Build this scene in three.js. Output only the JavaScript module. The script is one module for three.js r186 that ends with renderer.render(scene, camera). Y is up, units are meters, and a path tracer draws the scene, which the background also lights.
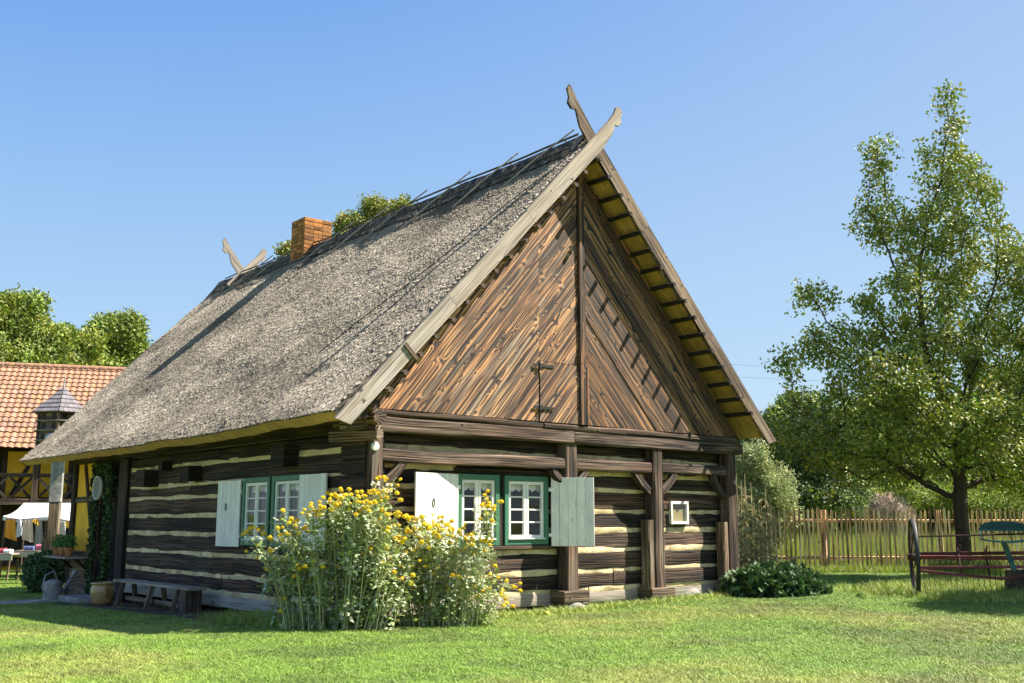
import * as THREE from 'three';
import { mergeGeometries, toCreasedNormals } from 'three/addons/utils/BufferGeometryUtils.js';

// ---------- camera, sky, sun, exposure ----------
const scene = new THREE.Scene();
const W = 1024, H = 683, FOCAL = 1025;
const camera = new THREE.PerspectiveCamera(2 * Math.atan(H / 2 / FOCAL) * 180 / Math.PI, W / H, 0.1, 3000);
const CAM = new THREE.Vector3(-7.96, 1.45, 12.6);
const PITCH = 9.9 * Math.PI / 180, YAW = 40.1 * Math.PI / 180;
const FWD = new THREE.Vector3(Math.sin(YAW) * Math.cos(PITCH), Math.sin(PITCH), -Math.cos(YAW) * Math.cos(PITCH));
camera.position.copy(CAM);
camera.lookAt(CAM.clone().add(FWD));
const renderer = new THREE.WebGLRenderer({ antialias: true });
renderer.setSize(W, H);
renderer.toneMapping = THREE.LinearToneMapping;
const EXPOSURE = 2.75;
renderer.toneMappingExposure = EXPOSURE;
renderer.shadowMap.enabled = true;
const SUN = new THREE.Vector3(0.7, 1.0, 0.45).normalize();
const sun = new THREE.DirectionalLight(new THREE.Color(1, 0.92, 0.79), 5.0);
sun.position.copy(SUN).multiplyScalar(60).add(new THREE.Vector3(4, 0, -5));
sun.target.position.set(4, 0, -5);
sun.castShadow = true;
sun.shadow.mapSize.set(4096, 4096);
Object.assign(sun.shadow.camera, { left: -40, right: 40, top: 40, bottom: -40, near: 1, far: 160 });
scene.add(sun, sun.target);
{
  const w = 512, h = 256, d = new Float32Array(w * h * 4), v = new THREE.Vector3();
  const hor = [0.72, 0.88, 0.98], low = [0.45, 0.685, 0.95], mid = [0.09, 0.312, 0.82], zen = [0.05, 0.2, 0.62];
  const lerp3 = (a, b, t) => a.map((x, i) => x + (b[i] - x) * t);
  for (let j = 0; j < h; j++) for (let i = 0; i < w; i++) {
    const el = ((j + 0.5) / h - 0.5) * Math.PI, az = ((i + 0.5) / w - 0.5) * 2 * Math.PI;
    v.set(Math.cos(el) * Math.cos(az), Math.sin(el), Math.cos(el) * Math.sin(az));
    const e = Math.max(0, el) * 180 / Math.PI, c = v.dot(SUN);
    let col = e < 9 ? lerp3(hor, low, e / 9) : e < 30 ? lerp3(low, mid, (e - 9) / 21) : lerp3(mid, zen, Math.min(1, (e - 30) / 45));
    const g = Math.pow(Math.max(0, (c + 0.35) / 1.35), 2.4);
    col = lerp3(col, [0.82, 0.94, 1.0], Math.min(0.85, g * 0.62));
    const k = (i + j * w) * 4;
    for (let q = 0; q < 3; q++) d[k + q] = col[q] / EXPOSURE;
    d[k + 3] = 1;
  }
  const t = new THREE.DataTexture(d, w, h, THREE.RGBAFormat, THREE.FloatType);
  t.mapping = THREE.EquirectangularReflectionMapping; t.magFilter = t.minFilter = THREE.LinearFilter; t.wrapS = THREE.RepeatWrapping; t.needsUpdate = true;
  scene.background = t; scene.environment = t;
}

// ---------- helpers ----------
const V3 = (x, y, z) => new THREE.Vector3(x, y, z);
function rng(s) { s = (s * 2654435761) >>> 0; return () => { s = (s + 0x6d2b79f5) | 0; let t = Math.imul(s ^ (s >>> 15), 1 | s); t = (t + Math.imul(t ^ (t >>> 7), 61 | t)) ^ t; return ((t ^ (t >>> 14)) >>> 0) / 4294967296; }; }
const R = rng(7), rr = (a, b) => a + (b - a) * R();
const hash = (x, y, s) => { let h = (Math.imul(x, 374761393) + Math.imul(y, 668265263) + Math.imul(s, 974634777)) | 0; h = Math.imul(h ^ (h >>> 13), 1274126177); return ((h ^ (h >>> 16)) >>> 0) / 4294967296; };
const sm = (t) => t * t * (3 - 2 * t), clamp = (x, a, b) => Math.min(b, Math.max(a, x)), mix = (a, b, t) => a + (b - a) * t;
const sstep = (a, b, x) => sm(clamp((x - a) / (b - a), 0, 1));
function vn(x, y, px, py, s) {      // periodic value noise
  const x0 = Math.floor(x), y0 = Math.floor(y), fx = sm(x - x0), fy = sm(y - y0);
  const m = (a, p) => ((a % p) + p) % p;
  const a = hash(m(x0, px), m(y0, py), s), b = hash(m(x0 + 1, px), m(y0, py), s), c = hash(m(x0, px), m(y0 + 1, py), s), d = hash(m(x0 + 1, px), m(y0 + 1, py), s);
  return mix(mix(a, b, fx), mix(c, d, fx), fy);
}
function fbm(u, v, fx, fy, s, oct = 4) { let t = 0, a = 0.5, n = 0; for (let o = 0; o < oct; o++) { t += a * vn(u * fx, v * fy, fx, fy, s + o); n += a; a *= 0.5; fx *= 2; fy *= 2; } return t / n; }
const noise2 = (x, y, s = 1) => vn(x, y, 100003, 100003, s);
const mix3 = (a, b, t) => [mix(a[0], b[0], t), mix(a[1], b[1], t), mix(a[2], b[2], t)];
function makeTex(w, h, fn, mx, my) {       // fn(u, v) -> [r, g, b (0..255 sRGB), height 0..1]; covers mx by my metres
  const c = new Uint8Array(w * h * 4), b = new Uint8Array(w * h * 4);
  for (let j = 0; j < h; j++) for (let i = 0; i < w; i++) {
    const o = fn((i + 0.5) / w, (j + 0.5) / h), k = (i + j * w) * 4;
    for (let q = 0; q < 3; q++) { c[k + q] = clamp(o[q], 0, 255); b[k + q] = clamp(o[3] * 255, 0, 255); }
    c[k + 3] = b[k + 3] = 255;
  }
  const mk = (d, srgb) => { const t = new THREE.DataTexture(d, w, h); if (srgb) t.colorSpace = THREE.SRGBColorSpace; t.wrapS = t.wrapT = THREE.RepeatWrapping; t.magFilter = THREE.LinearFilter; t.minFilter = THREE.LinearMipmapLinearFilter; t.generateMipmaps = true; t.repeat.set(1 / mx, 1 / my); t.needsUpdate = true; return t; };
  return { map: mk(c, true), bumpMap: mk(b, false) };
}
function woodTex(seed, { dark, mid, light, grey, kn = 10, cracks = 0.5, contrast = 1, gm = 0.75, warp = 0.004, w = 1024, h = 512, mx = 4, my = 1.2 }) {
  const r = rng(seed), knots = [];
  for (let i = 0; i < kn; i++) knots.push([r(), r(), 0.012 + r() * 0.022]);
  return makeTex(w, h, (u, v) => {
    let vv = v + (fbm(u, v, 3, 3, seed + 50, 2) - 0.5) * warp * 5, kd = 0, halo = 0;
    for (const [ku, kv, ks] of knots) {
      let du = Math.abs(u - ku), dv = v - kv; if (du > 0.5) du = 1 - du; if (dv > 0.5) dv -= 1; if (dv < -0.5) dv += 1;
      const x = du * mx, y = dv * my, d2 = (x * x) / (9 * ks * ks) + (y * y) / (ks * ks * 2.5);
      if (d2 < 12) { const e = Math.exp(-d2); vv += Math.sign(dv) * e * ks / my * 1.5; halo = Math.max(halo, e); const q = (x * x) / (1.6 * ks * ks) + (y * y) / (ks * ks); kd = Math.max(kd, Math.exp(-q * q * 1.5)); }
    }
    const s1 = fbm(u, vv, 3, 90, seed, 3), s2 = fbm(u, vv, 9, 240, seed + 9, 2), big = fbm(u, v, 3, 5, seed + 21, 3), gr = fbm(u, vv, 5, 16, seed + 33, 3);
    let t = 0.5 + (s1 - 0.5) * 1.9 * contrast + (s2 - 0.5) * 1.0 * contrast + (big - 0.5) * 1.0;
    t = clamp(t + halo * 0.22, 0, 1);
    let col = t < 0.5 ? mix3(dark, mid, t * 2) : mix3(mid, light, t * 2 - 1);
    col = mix3(col, grey.map((g) => g * (0.6 + 0.8 * s1)), sstep(0.5, 0.72, gr) * gm);
    const ck = cracks * sstep(0.64, 0.76, fbm(u, vv, 4, 90, seed + 77, 2));
    col = mix3(col, dark.map((x) => x * 0.45), clamp(ck + kd * 0.85, 0, 1));
    return [...col, clamp(0.35 + s1 * 0.5 + (s2 - 0.5) * 0.25 - ck * 0.7 + kd * 0.2, 0, 1)];
  }, mx, my);
}
const std = (t, o = {}) => new THREE.MeshStandardMaterial({ roughness: 0.9, ...(t || {}), bumpScale: 0.004, ...o });
const rgb = (r, g, b) => new THREE.Color().setRGB(r, g, b);
function tints(m, n, lo, hi, seed, warm = 0.08) { const r = rng(seed), out = []; for (let i = 0; i < n; i++) { const c = m.clone(), k = mix(lo, hi, (i + 0.5) / n), w = (r() - 0.5) * 2 * warm; c.color.setRGB(k * (1 + w), k, k * (1 - w)); out.push(c); } return out; }
const pick = (a) => a[Math.floor(R() * a.length) % a.length];

const taken = {};
function numbered(n) { if (!(n in taken)) { taken[n] = 0; return n; } taken[n]++; return n + '_' + String(taken[n]).padStart(3, '0'); }
function mesh(name, geo, mat, parent) { const m = new THREE.Mesh(geo, mat); m.name = name; m.castShadow = m.receiveShadow = true; if (parent) parent.add(m); return m; }
function part(name, parent) { const g = new THREE.Group(); g.name = name; parent.add(g); return g; }
function tag(o, label, category, group, kind) { o.userData.label = label; if (category) o.userData.category = category; if (group) o.userData.group = group; if (kind) o.userData.kind = kind; return o; }
function thing(name, label, category, pos = [0, 0, 0], turn = 0, group) { const o = new THREE.Group(); o.name = numbered(name); scene.add(o); o.position.set(...pos); o.rotation.y = turn; return tag(o, label, category, group); }
function one(name, geo, mat, label, category, pos = [0, 0, 0], turn = 0, group) { const m = mesh(numbered(name), geo, mat, scene); m.position.set(...pos); m.rotation.y = turn; return tag(m, label, category, group); }
function structure(name, geo, mat, label) { const m = mesh(name, geo, mat, scene); m.userData = { kind: 'structure', label, category: name.replace(/_/g, ' ') }; return m; }

class GB {                            // collects triangles with uv
  constructor() { this.p = []; this.u = []; this.c = null; }
  tri(a, b, c, ua, ub, uc) { for (const [q, t] of [[a, ua], [b, ub], [c, uc]]) { this.p.push(q.x, q.y, q.z); this.u.push(t[0], t[1]); } }
  quad(a, b, c, d, ua, ub, uc, ud) { this.tri(a, b, c, ua, ub, uc); this.tri(a, c, d, ua, uc, ud); }
  build(crease) { const g = new THREE.BufferGeometry(); g.setAttribute('position', new THREE.Float32BufferAttribute(this.p, 3)); g.setAttribute('uv', new THREE.Float32BufferAttribute(this.u, 2)); g.computeVertexNormals(); return crease ? toCreasedNormals(g, crease) : g; }
}
// a hewn timber from a to b: w across, h along "up"; chamfered and uneven
function hewn(a, b, w, h, { up = V3(0, 1, 0), seg = 1, ch = 0.012, rough = 0, seed = 1, bow = 0, gb = null, wEnd = w, hEnd = h, crease = 0.5 } = {}) {
  const A = a.isVector3 ? a : V3(...a), B = b.isVector3 ? b : V3(...b), dir = B.clone().sub(A), L = dir.length(); dir.normalize();
  const S = V3().crossVectors(up, dir).normalize(), U = V3().crossVectors(dir, S).normalize();
  const out = gb || new GB(), u0 = hash(seed, 3, 11) * 40, v0 = hash(seed, 5, 12) * 40, rings = [];
  for (let i = 0; i <= seg; i++) {
    const t = i / seg, ww = mix(w, wEnd, t) / 2, hh = mix(h, hEnd, t) / 2, c = Math.min(ch, ww * 0.6, hh * 0.6);
    const base = ch > 0 ? [[-ww + c, -hh], [ww - c, -hh], [ww, -hh + c], [ww, hh - c], [ww - c, hh], [-ww + c, hh], [-ww, hh - c], [-ww, -hh + c]] : [[-ww, -hh], [ww, -hh], [ww, hh], [-ww, hh]];
    const o = A.clone().addScaledVector(dir, t * L), by = Math.sin(t * Math.PI) * bow;
    rings.push(base.map(([x, y], k) => { const nx = rough * (noise2(i * 0.9 + seed * 7.3, k * 0.6 + seed, 31) - 0.5) * 2, ny = rough * (noise2(i * 0.9 + seed * 3.1, k * 0.6 + seed * 2, 32) - 0.5) * 2; return o.clone().addScaledVector(S, x + nx).addScaledVector(U, y + ny + by); }));
  }
  const n = rings[0].length, per = [0]; for (let k = 0; k < n; k++) per.push(per[k] + rings[0][k].distanceTo(rings[0][(k + 1) % n]));
  for (let i = 0; i < seg; i++) for (let k = 0; k < n; k++) {
    const k2 = (k + 1) % n, ua = u0 + L * i / seg, ub = u0 + L * (i + 1) / seg;
    out.quad(rings[i][k], rings[i][k2], rings[i + 1][k2], rings[i + 1][k], [ua, v0 + per[k]], [ua, v0 + per[k + 1]], [ub, v0 + per[k + 1]], [ub, v0 + per[k]]);
  }
  for (const [r, s] of [[rings[0], -1], [rings[seg], 1]]) for (let k = 1; k < n - 1; k++) {
    const f = (q) => { const d = q.clone().sub(A); return [u0 + d.dot(S) * 0.3, v0 + d.dot(U)]; };
    if (s > 0) out.tri(r[0], r[k], r[k + 1], f(r[0]), f(r[k]), f(r[k + 1])); else out.tri(r[0], r[k + 1], r[k], f(r[0]), f(r[k + 1]), f(r[k]));
  }
  return gb ? gb : out.build(ch > 0 ? crease : 0);
}
const box = (x0, x1, y0, y1, z0, z1, o = {}) => { const dx = x1 - x0, dz = z1 - z0, dy = y1 - y0; if (dy > dx && dy > dz) return hewn(V3((x0 + x1) / 2, y0, (z0 + z1) / 2), V3((x0 + x1) / 2, y1, (z0 + z1) / 2), dx, dz, { up: V3(0, 0, -1), ch: 0, ...o });
  return dx >= dz ? hewn(V3(x0, (y0 + y1) / 2, (z0 + z1) / 2), V3(x1, (y0 + y1) / 2, (z0 + z1) / 2), dz, dy, { ch: 0, ...o }) : hewn(V3((x0 + x1) / 2, (y0 + y1) / 2, z0), V3((x0 + x1) / 2, (y0 + y1) / 2, z1), dx, dy, { ch: 0, ...o }); };
const join = (...g) => mergeGeometries(g.flat().map((x) => { const q = x.index ? x.toNonIndexed() : x; for (const k of Object.keys(q.attributes)) if (!['position', 'normal', 'uv'].includes(k)) q.deleteAttribute(k); return q; }));
function rod(pts, r0, r1 = r0, sides = 6, gb = null, caps = true) {   // tapered tube through points
  const P = pts.map((p) => (p.isVector3 ? p : V3(...p))), out = gb || new GB(), n = P.length; let prev = null; const rings = [];
  let len = 0; const ls = [0]; for (let i = 1; i < n; i++) { len += P[i].distanceTo(P[i - 1]); ls.push(len); }
  for (let i = 0; i < n; i++) {
    const d = P[Math.min(n - 1, i + 1)].clone().sub(P[Math.max(0, i - 1)]).normalize();
    let s = prev ? prev.clone().addScaledVector(d, -prev.dot(d)) : V3().crossVectors(d, Math.abs(d.y) < 0.9 ? V3(0, 1, 0) : V3(1, 0, 0));
    s.normalize(); prev = s; const t = V3().crossVectors(d, s), r = Array.isArray(r0) ? r0[i] : mix(r0, r1, ls[i] / (len || 1));
    rings.push(Array.from({ length: sides }, (_, k) => { const a = k / sides * Math.PI * 2; return P[i].clone().addScaledVector(s, Math.cos(a) * r).addScaledVector(t, Math.sin(a) * r); }));
  }
  for (let i = 0; i < n - 1; i++) for (let k = 0; k < sides; k++) { const k2 = (k + 1) % sides, c = 0.05; out.quad(rings[i][k], rings[i][k2], rings[i + 1][k2], rings[i + 1][k], [ls[i], k * c], [ls[i], (k + 1) * c], [ls[i + 1], (k + 1) * c], [ls[i + 1], k * c]); }
  if (caps) for (const [r, f] of [[rings[0], 0], [rings[n - 1], 1]]) for (let k = 1; k < sides - 1; k++) f ? out.tri(r[0], r[k], r[k + 1], [0, 0], [0.03, 0], [0, 0.03]) : out.tri(r[0], r[k + 1], r[k], [0, 0], [0.03, 0], [0, 0.03]);
  return gb ? gb : out.build(0.9);
}
function lathe(pts, seg = 20) { const g = new THREE.LatheGeometry(pts.map(([x, y]) => new THREE.Vector2(x, y)), seg); return g.toNonIndexed(); }
function clip(poly, nx, ny, c) {      // keep nx*x + ny*y <= c
  const out = []; for (let i = 0; i < poly.length; i++) { const a = poly[i], b = poly[(i + 1) % poly.length], da = nx * a[0] + ny * a[1] - c, db = nx * b[0] + ny * b[1] - c; if (da <= 0) out.push(a); if (da * db < 0) { const t = da / (da - db); out.push([mix(a[0], b[0], t), mix(a[1], b[1], t)]); } } return out;
}
function boardPoly(poly, z0, z1, dx, dy, seed) {   // polygon in x,y extruded from z0 (back) to z1 (front); grain runs along (dx, dy)
  const g = new GB(), u0 = hash(seed, 1, 5) * 30, v0 = hash(seed, 2, 5) * 30, uv = ([x, y]) => [u0 + x * dx + y * dy, v0 - x * dy + y * dx], P = (p, z) => V3(p[0], p[1], z);
  let area = 0; for (let i = 0; i < poly.length; i++) { const a = poly[i], b = poly[(i + 1) % poly.length]; area += a[0] * b[1] - b[0] * a[1]; } if (area < 0) poly = poly.slice().reverse();
  for (let k = 1; k < poly.length - 1; k++) { g.tri(P(poly[0], z1), P(poly[k], z1), P(poly[k + 1], z1), uv(poly[0]), uv(poly[k]), uv(poly[k + 1])); g.tri(P(poly[0], z0), P(poly[k + 1], z0), P(poly[k], z0), uv(poly[0]), uv(poly[k + 1]), uv(poly[k])); }
  for (let k = 0; k < poly.length; k++) { const a = poly[k], b = poly[(k + 1) % poly.length], ua = uv(a), ub = uv(b); g.quad(P(a, z0), P(b, z0), P(b, z1), P(a, z1), ua, ub, [ub[0], ub[1] + 0.02], [ua[0], ua[1] + 0.02]); }
  return g.build();
}
// a point from the picture plane at a depth along the optical axis
const CR = V3(Math.cos(YAW), 0, Math.sin(YAW)), CU = V3().crossVectors(CR, FWD);
const at = (px, py, depth) => CAM.clone().addScaledVector(CR, (px - 512) / FOCAL * depth).addScaledVector(CU, -(py - 341.5) / FOCAL * depth).addScaledVector(FWD, depth);
const ground = (x, z) => 0.018 * clamp(x - 4, 0, 9) + 0.026 * clamp(z, -14, 0) * (1 - sstep(2, 8, x)) + 0.05 * (noise2(x * 0.22, z * 0.22, 3) - 0.5) * sstep(1, 4, Math.abs(x - 4) - 4 + Math.max(0, z) * 2) ;
const onGround = (px, depth) => { const p = at(px, 520, depth); p.y = ground(p.x, p.z); return p; };
function euler(x, y, z) { return new THREE.Quaternion().setFromEuler(new THREE.Euler(x, y, z)); }
function instances(name, geo, mat, list, parent) {   // list of { p, q, s, c }
  const m = new THREE.InstancedMesh(geo, mat, list.length), M = new THREE.Matrix4(), S = V3(), c = new THREE.Color();
  list.forEach((o, i) => { typeof o.s === 'number' ? S.set(o.s, o.s, o.s) : S.copy(o.s); m.setMatrixAt(i, M.compose(o.p, o.q, S)); if (o.c) m.setColorAt(i, c.setRGB(...o.c)); });
  m.name = name; m.castShadow = m.receiveShadow = true; m.userData.kind = 'stuff'; parent.add(m); return m;
}

// ---------- materials ----------
const T = {};
T.log = woodTex(11, { dark: [32, 24, 18], mid: [68, 51, 38], light: [108, 84, 64], grey: [92, 76, 60], kn: 9, gm: 0.4, cracks: 0.9, contrast: 0.8, mx: 4, my: 1.6 });
T.logLight = woodTex(12, { dark: [42, 31, 25], mid: [92, 70, 55], light: [150, 122, 100], grey: [128, 112, 96], kn: 7, cracks: 1, mx: 4, my: 1.6 });
T.gable = woodTex(13, { dark: [54, 36, 27], mid: [134, 90, 60], light: [216, 160, 106], grey: [142, 126, 110], kn: 54, gm: 0.6, cracks: 0.8, contrast: 1.6, mx: 3.2, my: 1.6, w: 1024, h: 1024 });
T.gable2 = woodTex(14, { dark: [46, 33, 26], mid: [112, 78, 50], light: [186, 130, 78], grey: [92, 80, 68], kn: 36, gm: 0.3, cracks: 0.9, contrast: 1.85, mx: 3.2, my: 1.6, w: 1024, h: 1024 });
T.grey = woodTex(15, { dark: [124, 112, 100], mid: [166, 153, 138], light: [190, 178, 163], grey: [176, 167, 155], kn: 5, cracks: 0.45, contrast: 0.6, mx: 3, my: 1 });
T.brown = woodTex(16, { dark: [64, 50, 40], mid: [118, 96, 76], light: [160, 136, 108], grey: [132, 120, 106], kn: 6, cracks: 0.8, mx: 3, my: 1 });
T.mortar = makeTex(512, 256, (u, v) => { const a = fbm(u, v, 10, 10, 41, 4), b = fbm(u, v, 60, 40, 42, 2), s = sstep(0.55, 0.7, fbm(u, v, 14, 8, 44, 3)); const k = 0.8 + 0.32 * a + 0.16 * (b - 0.5); return [...mix3([224 * k, 202 * k, 156 * k], [160, 138, 104], s * 0.5), a * 0.6 + b * 0.4]; }, 2, 1);
T.thatch = makeTex(1024, 1024, (u, v) => { const a = fbm(u, v, 90, 40, 51, 3), b = fbm(u, v, 220, 60, 52, 2), c = fbm(u, v, 5, 5, 53, 3); const k = clamp(0.45 + (a - 0.5) * 1.5 + (b - 0.5) * 1.1 + (c - 0.5) * 0.25, 0.12, 1.1); return [146 * k, 132 * k, 114 * k, clamp(a * 0.5 + b * 0.5, 0, 1)]; }, 4, 4);
T.reed = makeTex(512, 512, (u, v) => { const a = fbm(u, v, 160, 6, 61, 3), b = fbm(u, v, 12, 12, 62, 3); const k = 0.72 + 0.5 * a + 0.2 * (b - 0.5); return [184 * k, 146 * k, 88 * k, a]; }, 2, 2);
T.plaster = makeTex(256, 256, (u, v) => { const a = fbm(u, v, 6, 6, 71, 4), b = fbm(u, v, 50, 50, 72, 2); const k = 0.86 + 0.2 * a + 0.1 * (b - 0.5); return [246 * k, 186 * k, 48 * k, b]; }, 2, 2);
T.stone = makeTex(256, 256, (u, v) => { const a = fbm(u, v, 8, 8, 81, 4), b = fbm(u, v, 40, 40, 82, 2); const k = 0.62 + 0.55 * a + 0.25 * (b - 0.5); return [168 * k, 160 * k, 150 * k, a * 0.5 + b * 0.5]; }, 1, 1);
T.lawn = makeTex(1024, 1024, (u, v) => { const a = fbm(u, v, 9, 9, 91, 4), b = fbm(u, v, 140, 140, 92, 2), c = fbm(u, v, 30, 30, 93, 3); const k = 0.7 + 0.5 * (b - 0.5) + 0.35 * a + 0.3 * (c - 0.5); return [...mix3([96 * k, 122 * k, 40 * k], [140 * k, 138 * k, 62 * k], sstep(0.5, 0.72, c) * 0.6), b]; }, 7, 7);
T.soil = makeTex(256, 256, (u, v) => { const a = fbm(u, v, 10, 10, 95, 4), b = fbm(u, v, 50, 50, 96, 2); const k = 0.5 + 0.7 * a + 0.5 * (b - 0.5); return [70 * k, 56 * k, 44 * k, a * 0.5 + b * 0.5]; }, 1, 1);
T.bark = makeTex(256, 512, (u, v) => { const a = fbm(u, v, 5, 18, 97, 3), b = fbm(u, v, 30, 30, 98, 2); const k = 0.45 + 0.8 * a + 0.3 * (b - 0.5); return [92 * k, 78 * k, 62 * k, a]; }, 0.5, 0.5);
T.paint = makeTex(512, 256, (u, v) => { const a = fbm(u, v, 4, 30, 101, 3), b = fbm(u, v, 10, 8, 102, 4), w = sstep(0.74, 0.84, fbm(u, v, 20, 60, 103, 3)); const k = 0.9 + 0.1 * a + 0.12 * (b - 0.5); return [...mix3([250 * k, 246 * k, 234 * k], [164, 150, 130], w * 0.45), a * 0.6 + 0.3 - w * 0.3]; }, 2, 1);
T.brick = makeTex(256, 256, (u, v) => { const a = fbm(u, v, 6, 6, 111, 4), b = fbm(u, v, 40, 40, 112, 2), s = sstep(0.58, 0.7, fbm(u, v, 9, 9, 113, 3)); const k = 0.7 + 0.4 * a + 0.2 * (b - 0.5); return [...mix3([206 * k, 138 * k, 72 * k], [104, 78, 56], s * 0.7), a * 0.4 + b * 0.6]; }, 0.6, 0.6);
const M = {
  logs: tints(std(T.log, { bumpScale: 0.022 }), 6, 0.55, 1.3, 1, 0.1),
  gableL: tints(std(T.gable, { bumpScale: 0.003, roughness: 0.72 }), 7, 0.48, 0.98, 3, 0.1),
  gableR: tints(std(T.gable2, { bumpScale: 0.003, roughness: 0.72 }), 7, 0.3, 1.0, 4, 0.1),
  grey: tints(std(T.grey), 3, 0.72, 0.9, 5, 0.03), brown: tints(std(T.brown), 3, 0.75, 1.1, 6, 0.04),
  frame: tints(std(T.logLight, { bumpScale: 0.014 }), 4, 0.48, 0.82, 7, 0.07),
  darkBeam: tints(std(T.log, { bumpScale: 0.008 }), 3, 0.42, 0.75, 8),
  mortar: tints(std(T.mortar, { bumpScale: 0.01 }), 3, 0.86, 1.02, 9, 0.03),
  thatch: std(T.thatch, { bumpScale: 0.015 }), reed: std(T.reed, { bumpScale: 0.01 }), plaster: std(T.plaster), stone: tints(std(T.stone, { bumpScale: 0.01 }), 3, 0.75, 1.1, 10, 0.04),
  white: std(T.paint, { roughness: 0.55, bumpScale: 0.001 }),
  green: std(null, { color: rgb(0.05, 0.17, 0.095), roughness: 0.5 }), iron: std(null, { color: rgb(0.04, 0.038, 0.036), roughness: 0.6, metalness: 0.6 }),
  glass: new THREE.MeshPhysicalMaterial({ color: 0xffffff, transmission: 1, thickness: 0, roughness: 0.02, ior: 1.5 }),
  zinc: std(T.stone, { color: rgb(1.1, 1.18, 1.25), roughness: 0.5, metalness: 0.15, bumpScale: 0.001 }),
  soil: std(T.soil, { bumpScale: 0.03 }), bark: std(T.bark, { color: rgb(0.62, 0.6, 0.58), bumpScale: 0.02 }),
  bricks: tints(std(T.brick, { bumpScale: 0.006 }), 5, 0.38, 1.12, 11, 0.08), cloth: std(null, { color: rgb(0.8, 0.79, 0.75) }),
  lining: std(null, { color: rgb(0.22, 0.2, 0.17) }),
};
const shutterMats = tints(M.white, 4, 0.88, 1.0, 12, 0.01);
const leafMat = (tr = 0.35, rough = 0.75) => new THREE.MeshPhysicalMaterial({ color: 0xffffff, roughness: rough, transmission: tr, thickness: 0, side: THREE.DoubleSide });

// ---------- ground ----------
{
  const p = [], uv = [], idx = [], NA = 220, radii = [0]; for (let r = 2; r < 900; r *= r < 60 ? 1.035 : 1.12) radii.push(r);
  radii.forEach((r) => { for (let a = 0; a < NA; a++) { const t = a / NA * Math.PI * 2, x = CAM.x + r * Math.cos(t), z = CAM.z + r * Math.sin(t); p.push(x, ground(x, z), z); uv.push(x, z); } });
  for (let i = 0; i < radii.length - 1; i++) for (let a = 0; a < NA; a++) { const b = (a + 1) % NA, k = i * NA; idx.push(k + a, k + b, k + NA + b, k + a, k + NA + b, k + NA + a); }
  const g = new THREE.BufferGeometry(); g.setAttribute('position', new THREE.Float32BufferAttribute(p, 3)); g.setAttribute('uv', new THREE.Float32BufferAttribute(uv, 2)); g.setIndex(idx.map((_, i) => idx[i - i % 3 + [0, 2, 1][i % 3]])); g.computeVertexNormals();
  structure('lawn', g, std(T.lawn, { bumpScale: 0.03, roughness: 1 }), 'sunlit short green lawn around the log house');
}
function drape(x0, x1, z0, z1, dy, nx, nz, edge = 0) {     // a sheet that follows the ground
  const g = new GB(), q = (i, j) => { let x = mix(x0, x1, i / nx), z = mix(z0, z1, j / nz); if (edge) { if (i === 0) x -= edge * noise2(z * 1.7, 3, 9); if (i === nx) x += edge * noise2(z * 1.7, 8, 9); if (j === 0) z -= edge * noise2(x * 1.7, 5, 9); if (j === nz) z += edge * noise2(x * 1.7, 6, 9); } return V3(x, ground(x, z) + dy, z); };
  for (let i = 0; i < nx; i++) for (let j = 0; j < nz; j++) { const a = q(i, j), b = q(i, j + 1), c = q(i + 1, j + 1), d = q(i + 1, j); g.quad(a, b, c, d, [a.x, a.z], [b.x, b.z], [c.x, c.z], [d.x, d.z]); }
  return g.build();
}
structure('soil_bed', drape(-1.25, 0.3, -10.6, -0.9, 0.006, 10, 50, 0.35), M.soil, 'strip of dark bare soil along the shaded log wall');
{
  const pth = new THREE.Group(); pth.name = 'paved_path'; scene.add(pth); pth.userData = { kind: 'structure', label: 'path of flat paving stones leading to the house door', category: 'paved path' };
  for (let i = 0; i < 22; i++) for (let j = 0; j < 3; j++) {
    const x = -0.55 - i * 0.42 + (j % 2) * 0.2, z = -11.0 - j * 0.46, y = ground(x, z);
    mesh('paving_stone', hewn(V3(x - 0.2, y + 0.005, z + rr(-0.02, 0.02)), V3(x + 0.195, y + 0.005, z + rr(-0.02, 0.02)), 0.43, 0.06, { ch: 0.012, seed: i * 3 + j, rough: 0.008 }), pick(M.stone), pth);
  }
}

// ---------- the log house ----------
const house = thing('log_house', 'old log house with steep grey thatched roof and boarded gable', 'house');
const RX = 4.17, RY = 8.1, SL = 1.045, TH = 0.28, ZN = 0.42, ZF = -14.7;          // ridge, slope, thatch thickness, verges
const SN = Math.hypot(1, SL), topY = (x) => RY - SL * Math.abs(x - RX), botY = (x) => topY(x) - TH * SN;
let sd = 100;
// stone and sill bases
const LY = [-0.05, 0.19, 0.49, 0.84, 1.19, 1.55, 1.89, 2.13, 2.5, 2.76], GY = [0.06, 0.29, 0.60, 0.94, 1.28, 1.61, 1.97, 2.25, 2.52, 2.76];
const GZ = -0.28, LX = 0.06;
const sideWall = part('side_wall', house), gableWall = part('gable_wall', house);
function logRun(parent, along, lo, hi, y0, y1, face, mats, rough = 0.02) {      // one log; along 'z' (side wall, face = x) or 'x' (gable, face = z)
  const th = 0.2, yc = (y0 + y1) / 2, h = y1 - y0, n = Math.max(2, Math.round((hi - lo) / 0.5)), o = { seg: n, ch: 0.022, rough, seed: sd++, crease: 0.7 };
  const g = along === 'z' ? hewn(V3(face + th / 2, yc, lo), V3(face + th / 2, yc, hi), th, h, o) : hewn(V3(lo, yc, face - th / 2), V3(hi, yc, face - th / 2), th, h, o);
  return mesh('log', g, pick(mats), parent);
}
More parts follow.
